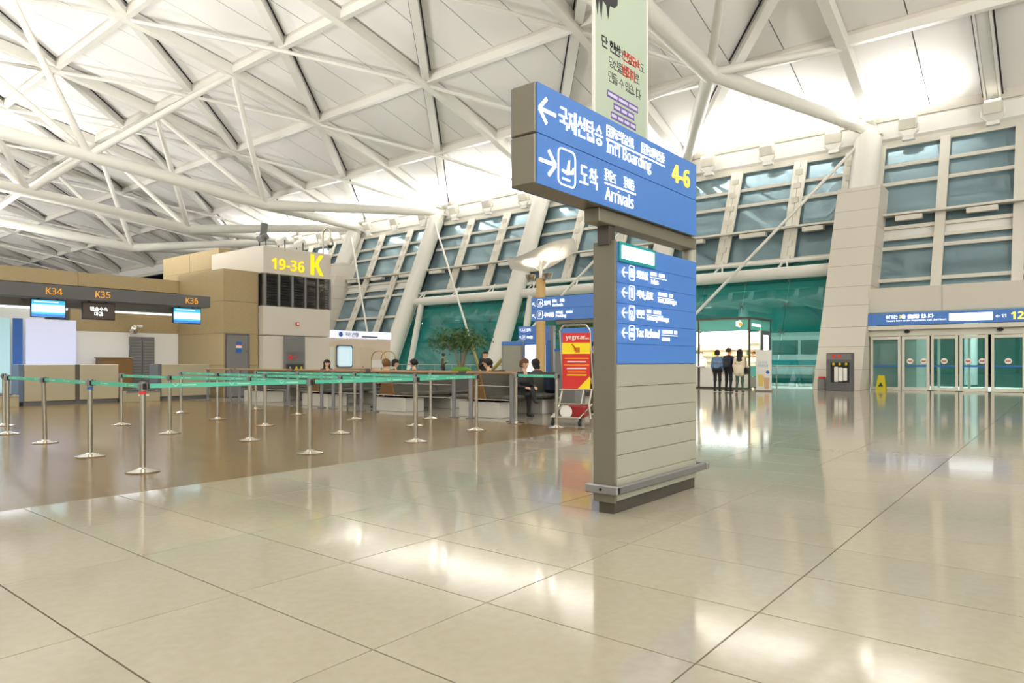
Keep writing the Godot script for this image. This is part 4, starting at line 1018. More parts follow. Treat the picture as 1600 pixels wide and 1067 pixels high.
# ---------------------------------------------------------------- people: bones with radii, joined by a smooth minimum and meshed as surface nets
class Field:
	var cell: float
	var o: Vector3
	var nx: int; var ny: int; var nz: int
	var d := PackedFloat32Array()
	var raw := PackedFloat32Array()
	var id := PackedInt32Array()
	var prims := []
	var cols := []
	func add(p: Vector3, q: Vector3, r0: float, r1: float, c: Color) -> void:
		prims.append([p, q, r0, r1]); cols.append(c)
	func build(mb, cs: float, k: float, xf: Transform3D) -> void:
		cell = cs
		var lo := Vector3.ONE * 1e9; var hi := -lo
		for pr in prims:
			var r: float = maxf(pr[2], pr[3]) + 2.0 * cs
			for e in 2:
				lo = lo.min(pr[e] - Vector3.ONE * r); hi = hi.max(pr[e] + Vector3.ONE * r)
		o = lo
		nx = int((hi.x - lo.x) / cs) + 2; ny = int((hi.y - lo.y) / cs) + 2; nz = int((hi.z - lo.z) / cs) + 2
		d.resize(nx * ny * nz); d.fill(1.0); raw.resize(d.size()); raw.fill(1.0); id.resize(d.size()); id.fill(-1)
		for n in prims.size():
			var p: Vector3 = prims[n][0]; var q: Vector3 = prims[n][1]
			var r0: float = prims[n][2]; var r1: float = prims[n][3]
			var m: float = maxf(r0, r1) + k + 1.5 * cs
			var a := ((p.min(q) - Vector3.ONE * m - o) / cs).floor(); var b := ((p.max(q) + Vector3.ONE * m - o) / cs).ceil()
			var pq := q - p
			var l2: float = maxf(pq.length_squared(), 1e-9)
			for z in range(maxi(0, int(a.z)), mini(nz - 1, int(b.z)) + 1):
				for y in range(maxi(0, int(a.y)), mini(ny - 1, int(b.y)) + 1):
					var base := (z * ny + y) * nx
					for x in range(maxi(0, int(a.x)), mini(nx - 1, int(b.x)) + 1):
						var w := o + Vector3(x, y, z) * cs - p
						var t := clampf(w.dot(pq) / l2, 0.0, 1.0)
						var dist := (w - pq * t).length() - lerpf(r0, r1, t)
						var i := base + x
						if dist < raw[i]: raw[i] = dist; id[i] = n
						var cur := d[i]
						var h := maxf(k - absf(cur - dist), 0.0) / k
						d[i] = minf(cur, dist) - h * h * k * 0.25
		var vid := PackedInt32Array(); vid.resize(d.size()); vid.fill(-1)
		var sx := 1; var sy := nx; var sz := nx * ny
		var offs := [0, sx, sy, sx + sy, sz, sz + sx, sz + sy, sz + sx + sy]
		var edges := [[0, 1], [2, 3], [4, 5], [6, 7], [0, 2], [1, 3], [4, 6], [5, 7], [0, 4], [1, 5], [2, 6], [3, 7]]
		for z in nz - 1:
			for y in ny - 1:
				for x in nx - 1:
					var i := (z * ny + y) * nx + x
					if d[i] > 2.5 * cs or d[i] < -2.5 * cs: continue
					var mask := 0
					for c in 8:
						if d[i + offs[c]] < 0.0: mask |= 1 << c
					if mask == 0 or mask == 255: continue
					var sum := Vector3.ZERO
					var cnt := 0
					for e in edges:
						var da := d[i + offs[e[0]]]; var db := d[i + offs[e[1]]]
						if (da < 0.0) != (db < 0.0):
							var t := da / (da - db)
							var pa := Vector3(e[0] & 1, (e[0] >> 1) & 1, e[0] >> 2); var pb := Vector3(e[1] & 1, (e[1] >> 1) & 1, e[1] >> 2)
							sum += pa.lerp(pb, t); cnt += 1
					var g := Vector3(d[i + 1] + d[i + sx + sy] + d[i + sz + sx] + d[i + 7 * 0 + sz + sy + sx] - d[i] - d[i + sy] - d[i + sz] - d[i + sz + sy],
						d[i + sy] + d[i + sx + sy] + d[i + sz + sy] + d[i + sz + sy + sx] - d[i] - d[i + sx] - d[i + sz] - d[i + sz + sx],
						d[i + sz] + d[i + sz + sx] + d[i + sz + sy] + d[i + sz + sy + sx] - d[i] - d[i + sx] - d[i + sy] - d[i + sx + sy])
					var best := i
					for c in 8:
						if id[i + offs[c]] >= 0 and absf(d[i + offs[c]]) < absf(d[best]): best = i + offs[c]
					mb.col = cols[maxi(id[best], 0)]
					vid[i] = mb.vert(xf * (o + (Vector3(x, y, z) + sum / cnt) * cs), (xf.basis * g).normalized())
		for z in range(1, nz - 1):
			for y in range(1, ny - 1):
				for x in range(1, nx - 1):
					var i := (z * ny + y) * nx + x
					var s0 := d[i] < 0.0
					for ax in 3:
						var st: int = [sx, sy, sz][ax]
						if s0 == (d[i + st] < 0.0): continue
						var u: int = [sy, sz, sx][ax]; var w: int = [sz, sx, sy][ax]
						var q := [vid[i], vid[i - u], vid[i - u - w], vid[i - w]]
						if q.min() < 0: continue
						mb.tri(q[0], q[1], q[2]); mb.tri(q[0], q[2], q[3])

# joints in metres for a figure that looks along +z; pose: "stand", "sit", "cross", "phone"
func person(label: String, at: Vector3, turn: float, pose: String, top: Color, legs: Color, hair: Color, hair_long: float, opts := {}) -> Node3D:
	var t := thing("person", label, "person", at, turn)
	var skin := Color8(224, 178, 148).srgb_to_linear()
	top = top.srgb_to_linear(); legs = legs.srgb_to_linear(); hair = hair.srgb_to_linear()
	var shoe: Color = opts.get("shoe", Color8(30, 28, 28)).srgb_to_linear()
	var inner: Color = opts.get("inner", Color8(235, 235, 235)).srgb_to_linear()
	var sit := pose == "sit" or pose == "cross"
	var dy := -0.42 if sit else 0.0                 # hips at 0.92 standing, 0.50 seated
	var lean: float = opts.get("lean", 0.06 if sit else 0.0)
	var sk := 0.96 * float(opts.get("scale", 1.0))
	var f := Field.new()
	var hip := Vector3(0, 0.93 + dy, 0)
	var ch := hip + Vector3(0, 0.34, lean)
	var nk := hip + Vector3(0, 0.52, lean * 1.5)
	f.add(hip + Vector3(-0.08, 0, 0), hip + Vector3(0.08, 0, 0), 0.115, 0.115, legs)
	f.add(hip + Vector3(-0.06, 0.14, lean * 0.4), hip + Vector3(0.06, 0.14, lean * 0.4), 0.108, 0.108, top)
	f.add(ch + Vector3(-0.07, -0.05, 0), ch + Vector3(0.07, -0.05, 0), 0.118, 0.118, top)
	f.add(ch + Vector3(-0.14, 0.1, -0.01), ch + Vector3(0.14, 0.1, -0.01), 0.075, 0.075, top)
	f.add(nk + Vector3(0, -0.06, 0), nk + Vector3(0, 0.05, 0.01), 0.058, 0.052, skin)
	if opts.has("inner"): f.add(hip + Vector3(0, 0.1, 0.09 + lean * 0.4), ch + Vector3(0, 0.02, 0.09), 0.04, 0.045, inner)
	if opts.get("coat", 0.0) > 0.0:
		var cl: float = opts.coat
		f.add(hip + Vector3(-0.06, 0.05, 0), hip + Vector3(-0.08, -cl, 0), 0.13, 0.14, top); f.add(hip + Vector3(0.06, 0.05, 0), hip + Vector3(0.08, -cl, 0), 0.13, 0.14, top)
	var hands := []
	for s in [-1.0, 1.0]:
		var sh: Vector3 = ch + Vector3(0.185 * s, 0.09, 0)
		var el: Vector3; var wr: Vector3
		var raise: bool = pose == "phone" or opts.get("raise", 0.0) == s
		if raise:
			el = sh + Vector3(0.05 * s, -0.25, 0.06); wr = el + Vector3(-0.13 * s, 0.13 if pose == "phone" else 0.22, 0.17)
		elif sit: el = sh + Vector3(0.04 * s, -0.25, 0.05); wr = el + Vector3(-0.1 * s, -0.03, 0.23)
		else: el = sh + Vector3(0.05 * s, -0.27, -0.02); wr = el + Vector3(-0.01 * s, -0.23, 0.07)
		f.add(sh, el, 0.056, 0.045, top); f.add(el, wr, 0.045, 0.032, opts.get("sleeve", top))
		hands.append([wr, (wr - el).normalized(), s])
		var hp: Vector3 = hip + Vector3(0.095 * s, -0.02, 0)
		var kn: Vector3; var an: Vector3; var toe := Vector3(0, -0.02, 0.15)
		if pose == "cross" and s > 0: kn = hip + Vector3(-0.02, 0.1, 0.43); an = kn + Vector3(-0.14, -0.2, 0.33); toe = Vector3(-0.05, -0.04, 0.14)
		elif sit: kn = hip + Vector3(0.1 * s, -0.02, 0.42); an = Vector3(0.1 * s, 0.08, 0.42)
		else: kn = Vector3(0.1 * s, 0.49, 0.02); an = Vector3((0.105 + float(opts.get("spread", 0.0))) * s, 0.08, -0.02)
		f.add(hp, kn, 0.092, 0.062, legs); f.add(kn, an, 0.06, 0.042, legs)
		f.add(an + Vector3(0, -0.03, -0.02), an + toe + Vector3(0, -0.01, 0), 0.042, 0.036, shoe)
	var body := MB.new()
	var xf := Transform3D(Basis.from_scale(Vector3.ONE * sk), Vector3.ZERO)
	f.build(body, 0.024, 0.05, xf)
	# head: skull, jaw, nose, ears, eyes and mouth on a finer grid
	var hd: Vector3 = nk + Vector3(0, 0.155, 0.025)
	var hx := Transform3D(Basis(Vector3.RIGHT, float(opts.get("nod", 0.15))).scaled(Vector3.ONE * sk), hd * sk)
	var hf := Field.new()
	hf.add(Vector3(0, 0.03, -0.015), Vector3(0, 0.03, 0.015), 0.088, 0.085, skin)
	hf.add(Vector3(0, -0.03, 0.03), Vector3(0, -0.055, 0.045), 0.062, 0.045, skin)
	hf.add(Vector3(0, 0.015, 0.098), Vector3(0, -0.015, 0.112), 0.01, 0.014, skin)
	for s in [-1.0, 1.0]: hf.add(Vector3(0.086 * s, 0.015, 0), Vector3(0.09 * s, -0.02, 0.0), 0.014, 0.012, skin)
	hf.build(body, 0.012, 0.02, hx)
	body.col = Color(0.03, 0.02, 0.02)
	for s in [-1.0, 1.0]:
		body.ball(hx * Vector3(0.033 * s, 0.018, 0.092), Vector3(0.013, 0.008, 0.008), 6, 4)
		body.ball(hx * Vector3(0.033 * s, 0.042, 0.094), Vector3(0.02, 0.004, 0.006), 6, 4)
	body.col = Color(0.45, 0.14, 0.12); body.ball(hx * Vector3(0, -0.045, 0.088), Vector3(0.022, 0.007, 0.008), 8, 4)
	# hands: palm, four fingers of unequal length bent at the knuckle, thumb from the side of the palm
	for h in hands:
		var w: Vector3 = h[0]; var dir: Vector3 = h[1]; var s: float = h[2]
		var side := dir.cross(Vector3.UP)
		if side.length() < 0.2: side = Vector3.RIGHT
		side = side.normalized(); var pn := side.cross(dir).normalized()
		var g := Field.new()
		g.add(w, w + dir * 0.07, 0.026, 0.03, skin)
		for q in 4:
			var bp: Vector3 = w + dir * 0.075 + side * (q - 1.5) * 0.019
			var ln: float = [0.034, 0.042, 0.039, 0.03][q]
			g.add(bp, bp + dir * ln - pn * 0.006, 0.009, 0.0085, skin); g.add(bp + dir * ln - pn * 0.006, bp + dir * (ln * 1.5) - pn * (0.012 + ln * 0.6), 0.0085, 0.007, skin)
		var tb: Vector3 = w + dir * 0.025 + side * 0.028 * s
		g.add(tb, tb + dir * 0.03 + side * 0.022 * s, 0.011, 0.01, skin); g.add(tb + dir * 0.03 + side * 0.022 * s, tb + dir * 0.058 + side * 0.022 * s, 0.01, 0.008, skin)
		g.build(body, 0.009, 0.008, xf)
	put("body", body, M.person, t)
	var ha := MB.new()
	var hg := Field.new()
	hg.add(Vector3(0, 0.055, -0.025), Vector3(0, 0.06, 0.012), 0.093, 0.088, hair)
	hg.add(Vector3(-0.05, 0.03, -0.05), Vector3(0.05, 0.03, -0.05), 0.062, 0.062, hair)
	if hair_long > 0.0:
		for s in [-1.0, 0.0, 1.0]: hg.add(Vector3(0.06 * s, 0.02, -0.05 if s == 0.0 else -0.02), Vector3(0.075 * s, -hair_long, -0.075 if s == 0.0 else -0.045), 0.05, 0.042, hair)
	hg.build(ha, 0.014, 0.03, hx)
	put("hair", ha, M.person, t)
	if opts.has("cap"):
		var cp := MB.new(); cp.lathe(hx * Vector3(0, 0.085, 0), [Vector2(0.105, 0), Vector2(0.1, 0.05), Vector2(0.0, 0.075)], 14); cp.box(hx * Vector3(0, 0.09, 0.11), Vector3(0.14, 0.012, 0.1)); put("cap", cp, mat(opts.cap, 0.7), t)
	return t
func build_people() -> void:
	var blk := Color8(32, 30, 32)
	# customers at the drinks kiosk, seen from behind
	person("person in a light blue shirt and dark trousers queueing at the drinks kiosk", W(26.6, 10.95, 0), PI, "stand", Color8(112, 142, 178), Color8(38, 40, 46), Color8(44, 32, 26), 0.06)
	person("person in a dark navy jacket wearing a backpack at the drinks kiosk", W(26.75, 10.55, 0), PI - 0.25, "stand", Color8(34, 42, 62), Color8(30, 34, 44), Color8(60, 42, 30), 0.0, {"scale": 1.04})
	person("person in a cream coat and green trousers with long black hair at the kiosk", W(26.1, 9.85, 0), PI + 0.1, "stand", Color8(226, 214, 190), Color8(74, 98, 82), Color8(22, 18, 18), 0.34, {"coat": 0.12, "shoe": Color8(110, 50, 40), "spread": 0.02})
	person("kiosk clerk in a cap behind the counter under the menu boards", W(30.6, 10.95, 0), 0.0, "stand", Color8(236, 228, 210), blk, Color8(40, 30, 24), 0.0, {"cap": Color8(150, 110, 70)})
	person("kiosk clerk in a tan cap at the far end of the counter", W(30.4, 13.3, 0), 0.2, "stand", Color8(232, 222, 200), blk, Color8(40, 30, 24), 0.0, {"cap": Color8(120, 84, 54)})
	# on and around the benches; seat centres lie 0.48 m either side of each bench's spine
	person("seated person with long dark hair resting chin on hand near the tower", W(13.3, 18.32, 0), PI / 2 - 0.5, "sit", Color8(40, 38, 44), blk, Color8(24, 18, 18), 0.2, {"raise": 1.0})
	person("seated person in a brown hooded top seen from behind on the second bench", W(11.5, 13.28, 0), -PI / 2, "sit", Color8(112, 78, 40), blk, Color8(112, 78, 40), 0.03)
	person("seated person with black hair and grey top on the third bench", W(13.4, 15.32, 0), PI / 2 + 0.3, "sit", Color8(60, 60, 66), blk, Color8(26, 20, 20), 0.05)
	person("seated person in black with short black hair on the second bench", W(12.45, 13.28, 0), -PI / 2, "sit", Color8(28, 28, 32), blk, Color8(16, 14, 16), 0.0)
	person("seated person with short black hair seen from behind on the first bench", W(12.1, 10.38, 0), -PI / 2 + 0.2, "sit", Color8(34, 34, 40), blk, Color8(18, 16, 18), 0.0)
	person("seated person with black bob hair seen from behind on the first bench", W(13.9, 10.38, 0), -PI / 2, "sit", Color8(70, 70, 74), blk, Color8(22, 20, 22), 0.1)
	person("seated person in black with crossed legs and dark sneakers on the first bench", W(12.0, 9.42, 0), PI / 2 - 0.3, "cross", Color8(30, 30, 34), Color8(26, 26, 30), Color8(92, 56, 36), 0.03, {"shoe": Color8(52, 52, 58)})
	person("seated person in a dark jacket holding a drink on the first bench", W(13.75, 9.42, 0), PI / 2, "sit", Color8(30, 34, 50), blk, Color8(30, 24, 22), 0.0, {"raise": 1.0})
	# standing further off
	person("standing person in an olive jacket looking down at a phone by the glass", W(27.5, 27.2, 0), PI / 2 + 0.6, "phone", Color8(104, 94, 70), Color8(70, 66, 58), Color8(34, 26, 24), 0.0, {"nod": 0.5})
	person("standing person in a dark cardigan over a white shirt by the potted tree", W(25.5, 22.4, 0), 0.9, "stand", Color8(38, 38, 46), Color8(40, 40, 46), Color8(96, 62, 40), 0.03, {"inner": Color8(240, 238, 236)})
	person("person in a black jacket standing behind the first bench", W(19.0, 16.6, 0), 0.6, "phone", Color8(34, 34, 40), blk, Color8(24, 20, 20), 0.0, {"scale": 0.95})
	person("person in dark clothes walking behind the red advertising trolley", W(13.6, 8.55, 0), PI / 2, "stand", Color8(48, 46, 46), Color8(86, 74, 52), Color8(26, 22, 22), 0.0)
	person("staff member in a blue shirt in the opening behind the check-in counter", W(9.35, 26.4, 0), PI / 2 - 0.3, "stand", Color8(150, 170, 210), blk, Color8(26, 22, 22), 0.0)
	person("staff member with black hair seated lower in the opening behind the counter", W(9.05, 25.6, 0.0), -PI / 2, "stand", Color8(222, 200, 186), blk, Color8(20, 18, 18), 0.03, {"scale": 0.9})
	var bp := thing("backpack", "dark backpack worn by the person in the navy jacket", "backpack", W(26.56, 10.5, 1.12), PI - 0.25)
	var k := MB.new(); k.box(Vector3(0, 0.05, -0.06), Vector3(0.3, 0.42, 0.16), Basis(), 0.05); put("body", k, mat(Color8(40, 44, 54), 0.7), bp)
	var k2 := MB.new(); k2.box(Vector3(0, -0.04, -0.16), Vector3(0.22, 0.2, 0.06), Basis(), 0.025); put("pocket", k2, mat(Color8(50, 54, 66), 0.7), bp)
	var hb := thing("handbag", "black shoulder bag carried by the person in the cream coat", "bag", W(26.1, 9.58, 0.85))
	var k3 := MB.new(); k3.box(Vector3.ZERO, Vector3(0.12, 0.26, 0.24), Basis(), 0.03); put("body", k3, M.black, hb)
	var k4 := MB.new(); k4.path([Vector3(0, 0.12, 0.09), Vector3(-0.05, 0.5, 0.02), Vector3(0, 0.12, -0.09)], 0.01, 6); put("strap", k4, M.black, hb)
	var nb := thing("rucksack", "navy rucksack standing on the first bench beside the seated people", "backpack", W(13.1, 9.42, 0.47))
	var k5 := MB.new(); k5.box(Vector3(0, 0.22, 0), Vector3(0.3, 0.44, 0.34), Basis(), 0.08); put("body", k5, mat(Color8(30, 40, 66), 0.7), nb)
	var k6 := MB.new(); k6.box(Vector3(0.16, 0.15, 0), Vector3(0.06, 0.2, 0.24), Basis(), 0.025); put("pocket", k6, mat(Color8(36, 46, 76), 0.7), nb)

# ---------------------------------------------------------------- kiosks, lamps, trees, small things
func tree(label: String, at: Vector3, hgt: float, rad: float, sd: int) -> void:
	var t := thing("potted_tree", label, "tree", at, 0.0, "potted trees")
	bx("planter", Vector3(0, 0.36, 0), Vector3(1.25, 0.72, 1.25), M.planter, t, 0.03)
	var ms := MB.new(); ms.ball(Vector3(0, 0.74, 0), Vector3(0.56, 0.2, 0.56), 14, 8); put("ground_cover", ms, M.moss, t)
	rng.seed = sd
	var tr := MB.new()
	var tips := []
	for i in 5:
		var an := TAU * i / 5.0 + rng.randf()
		var p := Vector3(0.06 * cos(an), 0.75, 0.06 * sin(an)); var q := p + Vector3(cos(an) * 0.25, hgt * 0.38, sin(an) * 0.25); var r := q + Vector3(cos(an) * rad * 0.5, hgt * 0.2, sin(an) * rad * 0.5)
		tr.tube(p, q, 0.055, 8, 0.04); tr.tube(q, r, 0.04, 8, 0.02); tips.append(r); tips.append(q + Vector3(0, hgt * 0.22, 0))
	put("trunk", tr, M.bark, t)
	var lf := MB.new()
	for i in 1500:
		var c: Vector3 = tips[i % tips.size()]
		var dd := Vector3(rng.randfn(), rng.randfn() * 0.75, rng.randfn()) * rad * 0.33
		dd = dd.limit_length(rad * 0.62)
		var p := c + dd
		var u := Vector3(rng.randfn(), rng.randfn(), rng.randfn()).normalized(); var w := u.cross(Vector3(rng.randfn(), rng.randfn(), rng.randfn())).normalized()
		var n := u.cross(w).normalized()
		lf.quad(p - u * 0.09, p + w * 0.04, p + u * 0.09, p - w * 0.04, n)
	var lo := put("foliage", lf, M.green_leaf, t); lo.set_meta("kind", "stuff")
func build_kiosks() -> void:
	# drinks kiosk: open white booth with teal fascia; local x runs right, z toward the hall; corner nearest the hall at the right
	var t := thing("drinks_kiosk", "white and teal drinks kiosk with lit menu boards by the teal glass", "kiosk", W(29.6, 10.75, 0))
	var teal := mat(Color8(110, 196, 184), 0.4)
	for x in [-4.6, -2.3, 0.0]:
		bx("front_post", Vector3(x, 1.55, 0), Vector3(0.07, 3.1, 0.07), M.bronze_dark, t)
	bx("rear_post", Vector3(0, 1.55, -2.6), Vector3(0.07, 3.1, 0.07), M.bronze_dark, t)
	bx("roof", Vector3(-2.3, 3.1, -1.3), Vector3(4.8, 0.08, 2.8), M.bronze_dark, t)
	for i in 2: bx("fascia_panel", Vector3(-3.45 + 2.3 * i, 2.82, 0.0), Vector3(2.2, 0.46, 0.05), teal, t)
	for i in 2: bx("side_fascia_panel", Vector3(0.0, 2.82, -0.66 - 1.3 * i), Vector3(0.05, 0.46, 1.24), teal, t)
	for i in 2:
		var ls := bx("fascia_lamp", Vector3(-2.9 + 0.0, 2.8, 0.04) if i == 0 else Vector3(0.04, 2.8, -0.75), Vector3(0.9, 0.1, 0.03) if i == 0 else Vector3(0.03, 0.1, 1.0), M.screen_white, t)
	var lg := MB.new()
	for q in 5: lg.ball(Vector3(-0.45 + 0.09 * cos(q * TAU / 5), 2.85 + 0.09 * sin(q * TAU / 5), 0.035), Vector3(0.07, 0.07, 0.01), 10, 6)
	put("emblem", lg, M.sign_white, t)
	var lg2 := MB.new(); lg2.ball(Vector3(-0.38, 2.83, 0.04), Vector3(0.09, 0.08, 0.012), 10, 6); put("emblem_orange", lg2, glow(Color8(240, 160, 50), 0.8), t)
	for i in 2: bx("menu_board", Vector3(-3.45 + 2.3 * i, 2.2, -0.1), Vector3(2.1, 0.7, 0.06), M.screen_white, t, 0.01)
	bx("back_wall", Vector3(-2.3, 1.3, -2.6), Vector3(4.6, 2.6, 0.06), M.white, t)
	bx("side_wall", Vector3(0.0, 1.3, -1.95), Vector3(0.06, 2.6, 1.3), M.alu, t)
	bx("side_screen", Vector3(0.045, 1.65, -1.95), Vector3(0.03, 1.5, 0.6), M.screen_white, t)
	bx("side_screen_case", Vector3(0.04, 1.65, -1.95), Vector3(0.02, 1.62, 0.72), M.midgrey, t)
	for i in 2: bx("counter_front", Vector3(-3.45 + 2.3 * i, 0.5, -0.05), Vector3(2.2, 0.86, 0.1), M.white, t, 0.01)
	bx("counter_top", Vector3(-2.3, 0.98, -0.25), Vector3(4.6, 0.05, 0.6), M.white, t)
	bx("display_case", Vector3(-3.4, 1.28, -0.2), Vector3(2.2, 0.55, 0.4), glow(Color8(225, 240, 245), 0.8), t, 0.02)
	bx("base_plinth", Vector3(-2.3, 0.04, -0.08), Vector3(4.6, 0.08, 0.12), M.bronze_dark, t)
	for i in 2:
		bx("side_tile", Vector3(0.0, 0.3 + 0.48 * i, -0.45), Vector3(0.05, 0.46, 0.85), [M.ivory, teal][i], t)
		bx("side_tile", Vector3(0.0, 0.3 + 0.48 * i, -1.35), Vector3(0.05, 0.46, 0.85), [teal, M.ivory][1 - i], t)
	for i in 4: bx("shelf", Vector3(-2.3, 1.2 + 0.28 * i, -2.45), Vector3(4.4, 0.03, 0.25), M.veneer, t)
	area(W(30.6, 12.8, 2.95), Vector3.DOWN, 4.0, 1.8, 30.0, Color(1.0, 0.93, 0.8))
	rng.seed = 3
	for i in 9:
		var b := thing("kiosk_bottle", ["amber syrup bottle standing on the kiosk's back shelf", "green syrup bottle standing on the kiosk's back shelf", "orange juice bottle standing on the kiosk's back shelf"][i % 3], "bottle", W(32.05, 11.3 + 0.42 * i, 1.215 + 0.28 * (i % 2)), 0.0, "bottles on the kiosk shelves")
		var k := MB.new(); k.lathe(Vector3.ZERO, [Vector2(0.0, 0), Vector2(0.045, 0.0), Vector2(0.045, 0.15), Vector2(0.015, 0.2), Vector2(0.015, 0.25), Vector2(0, 0.25)], 12); put("glass", k, [M.orange, M.green_leaf, M.yellow_sign][i % 3], b)
		var c := MB.new(); c.tube(Vector3(0, 0.25, 0), Vector3(0, 0.27, 0), 0.018, 8); put("cap", c, M.white, b)
	var sb := thing("stand_banner", "white roll-up banner with drink pictures standing by the kiosk corner", "banner", W(27.9, 9.55, 0))
	bx("print", Vector3(0, 0.86, 0), Vector3(0.62, 1.6, 0.02), M.white, sb); bx("foot", Vector3(0, 0.03, 0), Vector3(0.66, 0.06, 0.2), M.steel, sb, 0.01)
	var cupm := MB.new(); cupm.prism([Vector2(-0.2, 0.15), Vector2(-0.02, 0.15), Vector2(0.02, 0.62), Vector2(-0.24, 0.62)], Vector3(0, 0.06, 0.012), Vector3.RIGHT, Vector3.UP, 0.004); put("yellow_cup_print", cupm, mat(Color8(226, 206, 120), 0.5), sb)
	var cup2 := MB.new(); cup2.prism([Vector2(0.04, 0.05), Vector2(0.2, 0.05), Vector2(0.24, 0.5), Vector2(0.0, 0.5)], Vector3(0, 0.06, 0.014), Vector3.RIGHT, Vector3.UP, 0.004); put("pink_cup_print", cup2, mat(Color8(222, 184, 150), 0.5), sb)
	write("print_text", "DETOX", Vector3(-0.2, 1.12, 0.012), Basis(), 0.09, mat(Color8(190, 204, 214), 0.5), sb, 0.9)
	write("print_text", "FRESH", Vector3(-0.22, 0.98, 0.012), Basis(), 0.11, mat(Color8(170, 190, 205), 0.5), sb, 0.9)
	var dot := MB.new(); dot.tube(Vector3(0.16, 0.78, 0.012), Vector3(0.16, 0.78, 0.016), 0.07, 16); put("blue_dot", dot, M.blue_flat, sb)
	# fire equipment cabinet and its neighbour
	var fc := thing("fire_equipment_cabinet", "grey fire equipment cabinet with red lamps and hanging white hoses before the stone pillar", "cabinet", W(30.6, 7.35, 0))
	bx("case", Vector3(0, 0.78, 0), Vector3(0.98, 1.56, 0.4), M.midgrey, fc, 0.015); bx("recess", Vector3(0.04, 0.75, 0.195), Vector3(0.72, 0.82, 0.02), M.black, fc); bx("top_panel", Vector3(0, 1.4, 0.2), Vector3(0.92, 0.22, 0.02), M.grey, fc)
	for i in 3:
		var h := MB.new(); h.box(Vector3(-0.1 + 0.17 * i, 0.68, 0.215), Vector3(0.15, 0.62 - 0.05 * i, 0.05), Basis(), 0.02); put("white_hose", h, M.white, fc)
		var v := MB.new(); v.ball(Vector3(-0.2 + 0.24 * i, 1.1, 0.23), Vector3(0.05, 0.06, 0.04), 8, 6); put("yellow_valve", v, M.yellow_sign, fc)
	for x in [-0.2, 0.02]:
		var l := MB.new(); l.tube(Vector3(x, 1.42, 0.2), Vector3(x, 1.42, 0.24), 0.07, 12); put("red_lamp", l, M.red, fc)
	var bn := thing("litter_bin", "small grey bin with a red top beside the fire equipment cabinet", "bin", W(30.8, 8.1, 0))
	bx("body", Vector3(0, 0.24, 0), Vector3(0.3, 0.48, 0.3), M.grey, bn, 0.02); bx("lid", Vector3(0, 0.52, 0), Vector3(0.26, 0.1, 0.26), M.red, bn, 0.03)
	var ws := thing("wet_floor_sign", "yellow folding wet floor sign in front of the door side wall", "sign", W(32.3, 6.15, 0))
	for s in [-1.0, 1.0]:
		var p := MB.new(); p.hexa([Vector3(-0.19, 0, 0.17 * s), Vector3(0.19, 0, 0.17 * s), Vector3(0.19, 0, 0.15 * s), Vector3(-0.19, 0, 0.15 * s), Vector3(-0.12, 0.62, 0.03 * s), Vector3(0.12, 0.62, 0.03 * s), Vector3(0.12, 0.62, 0.01 * s), Vector3(-0.12, 0.62, 0.01 * s)]); put("leaf", p, M.yellow_sign, ws)
	var wm := MB.new(); wm.prism([Vector2(-0.1, 0.0), Vector2(0.1, 0.0), Vector2(0.0, 0.18)], Vector3(0, 0.16, 0.142), Vector3.RIGHT, Vector3(0, 0.976, -0.22), 0.006); put("warning_mark", wm, M.ink, ws)
	# wooden lamp pole with white sails
	var lp := thing("sail_lamp", "wooden lamp pole with white sail reflectors and two spotlights behind the small blue sign", "lamp", W(20.0, 14.84, 0))
	var pk := MB.new(); pk.tube(Vector3.ZERO, Vector3(0, 4.2, 0), 0.17, 20); put("pole", pk, M.veneer_pole, lp)
	var mk := MB.new(); mk.tube(Vector3(0, 4.2, 0), Vector3(0, 5.1, 0), 0.06, 12); mk.tube(Vector3(0, 4.45, 0), Vector3(1.05, 5.2, 0.2), 0.025, 8); mk.tube(Vector3(0, 4.45, 0), Vector3(-1.15, 5.25, -0.1), 0.025, 8); put("mast", mk, M.white, lp)
	var sl := MB.new()
	for i in 24:
		for lay in [0.0, 0.03]:
			var q := []
			for e in [i, i + 1]:
				var f: float = e / 24.0
				q.append(Vector3(-1.5 + 3.0 * f, 5.0 + lay + 0.24 * sin((f - 0.62) * 4.2), 0.62 * pow(sin(PI * (0.04 + 0.92 * f)), 0.8)))
			var n := Vector3(-(q[1].y - q[0].y), q[1].x - q[0].x, -0.3).normalized() * (1.0 if lay > 0 else -1.0)
			sl.quad(Vector3(q[0].x, q[0].y - 0.2, -q[0].z), Vector3(q[1].x, q[1].y - 0.2, -q[1].z), Vector3(q[1].x, q[1].y + 0.2, q[1].z), Vector3(q[0].x, q[0].y + 0.2, q[0].z), n)
	put("sail", sl, M.white, lp)
	for s in [-1.0, 1.0]:
		var sp := MB.new(); sp.lathe(Vector3(0.38 * s, 4.12, 0.1), [Vector2(0.0, 0.0), Vector2(0.12, 0.02), Vector2(0.2, 0.22), Vector2(0.19, 0.24)], 14); sp.tube(Vector3(0, 4.1, 0), Vector3(0.35 * s, 4.15, 0.08), 0.025, 6); put("spotlight", sp, M.steel, lp)
		var bl := MB.new(); bl.tube(Vector3(0.38 * s, 4.33, 0.1), Vector3(0.38 * s, 4.35, 0.1), 0.18, 14); put("spotlight_lens", bl, glow(Color(1, 0.93, 0.8), 4.0), lp)
		spot(W(20.0, 14.84 - 0.38 * s, 4.4) + Vector3(0, 0, 0.1), W(20.0, 14.84 - 0.5 * s, 6.0), 6.0, 50.0, 0.15, Color(1, 0.93, 0.8))
	# second directory sign further off, turned to face the hall's length
	var sx := 9.9
	directory_sign("second blue directory sign pointing to arrivals and parking before the wooden lamp pole", W(16.0, 11.15, 0), 0.0, false)
	var s2: Node3D = get_child(get_child_count() - 1)
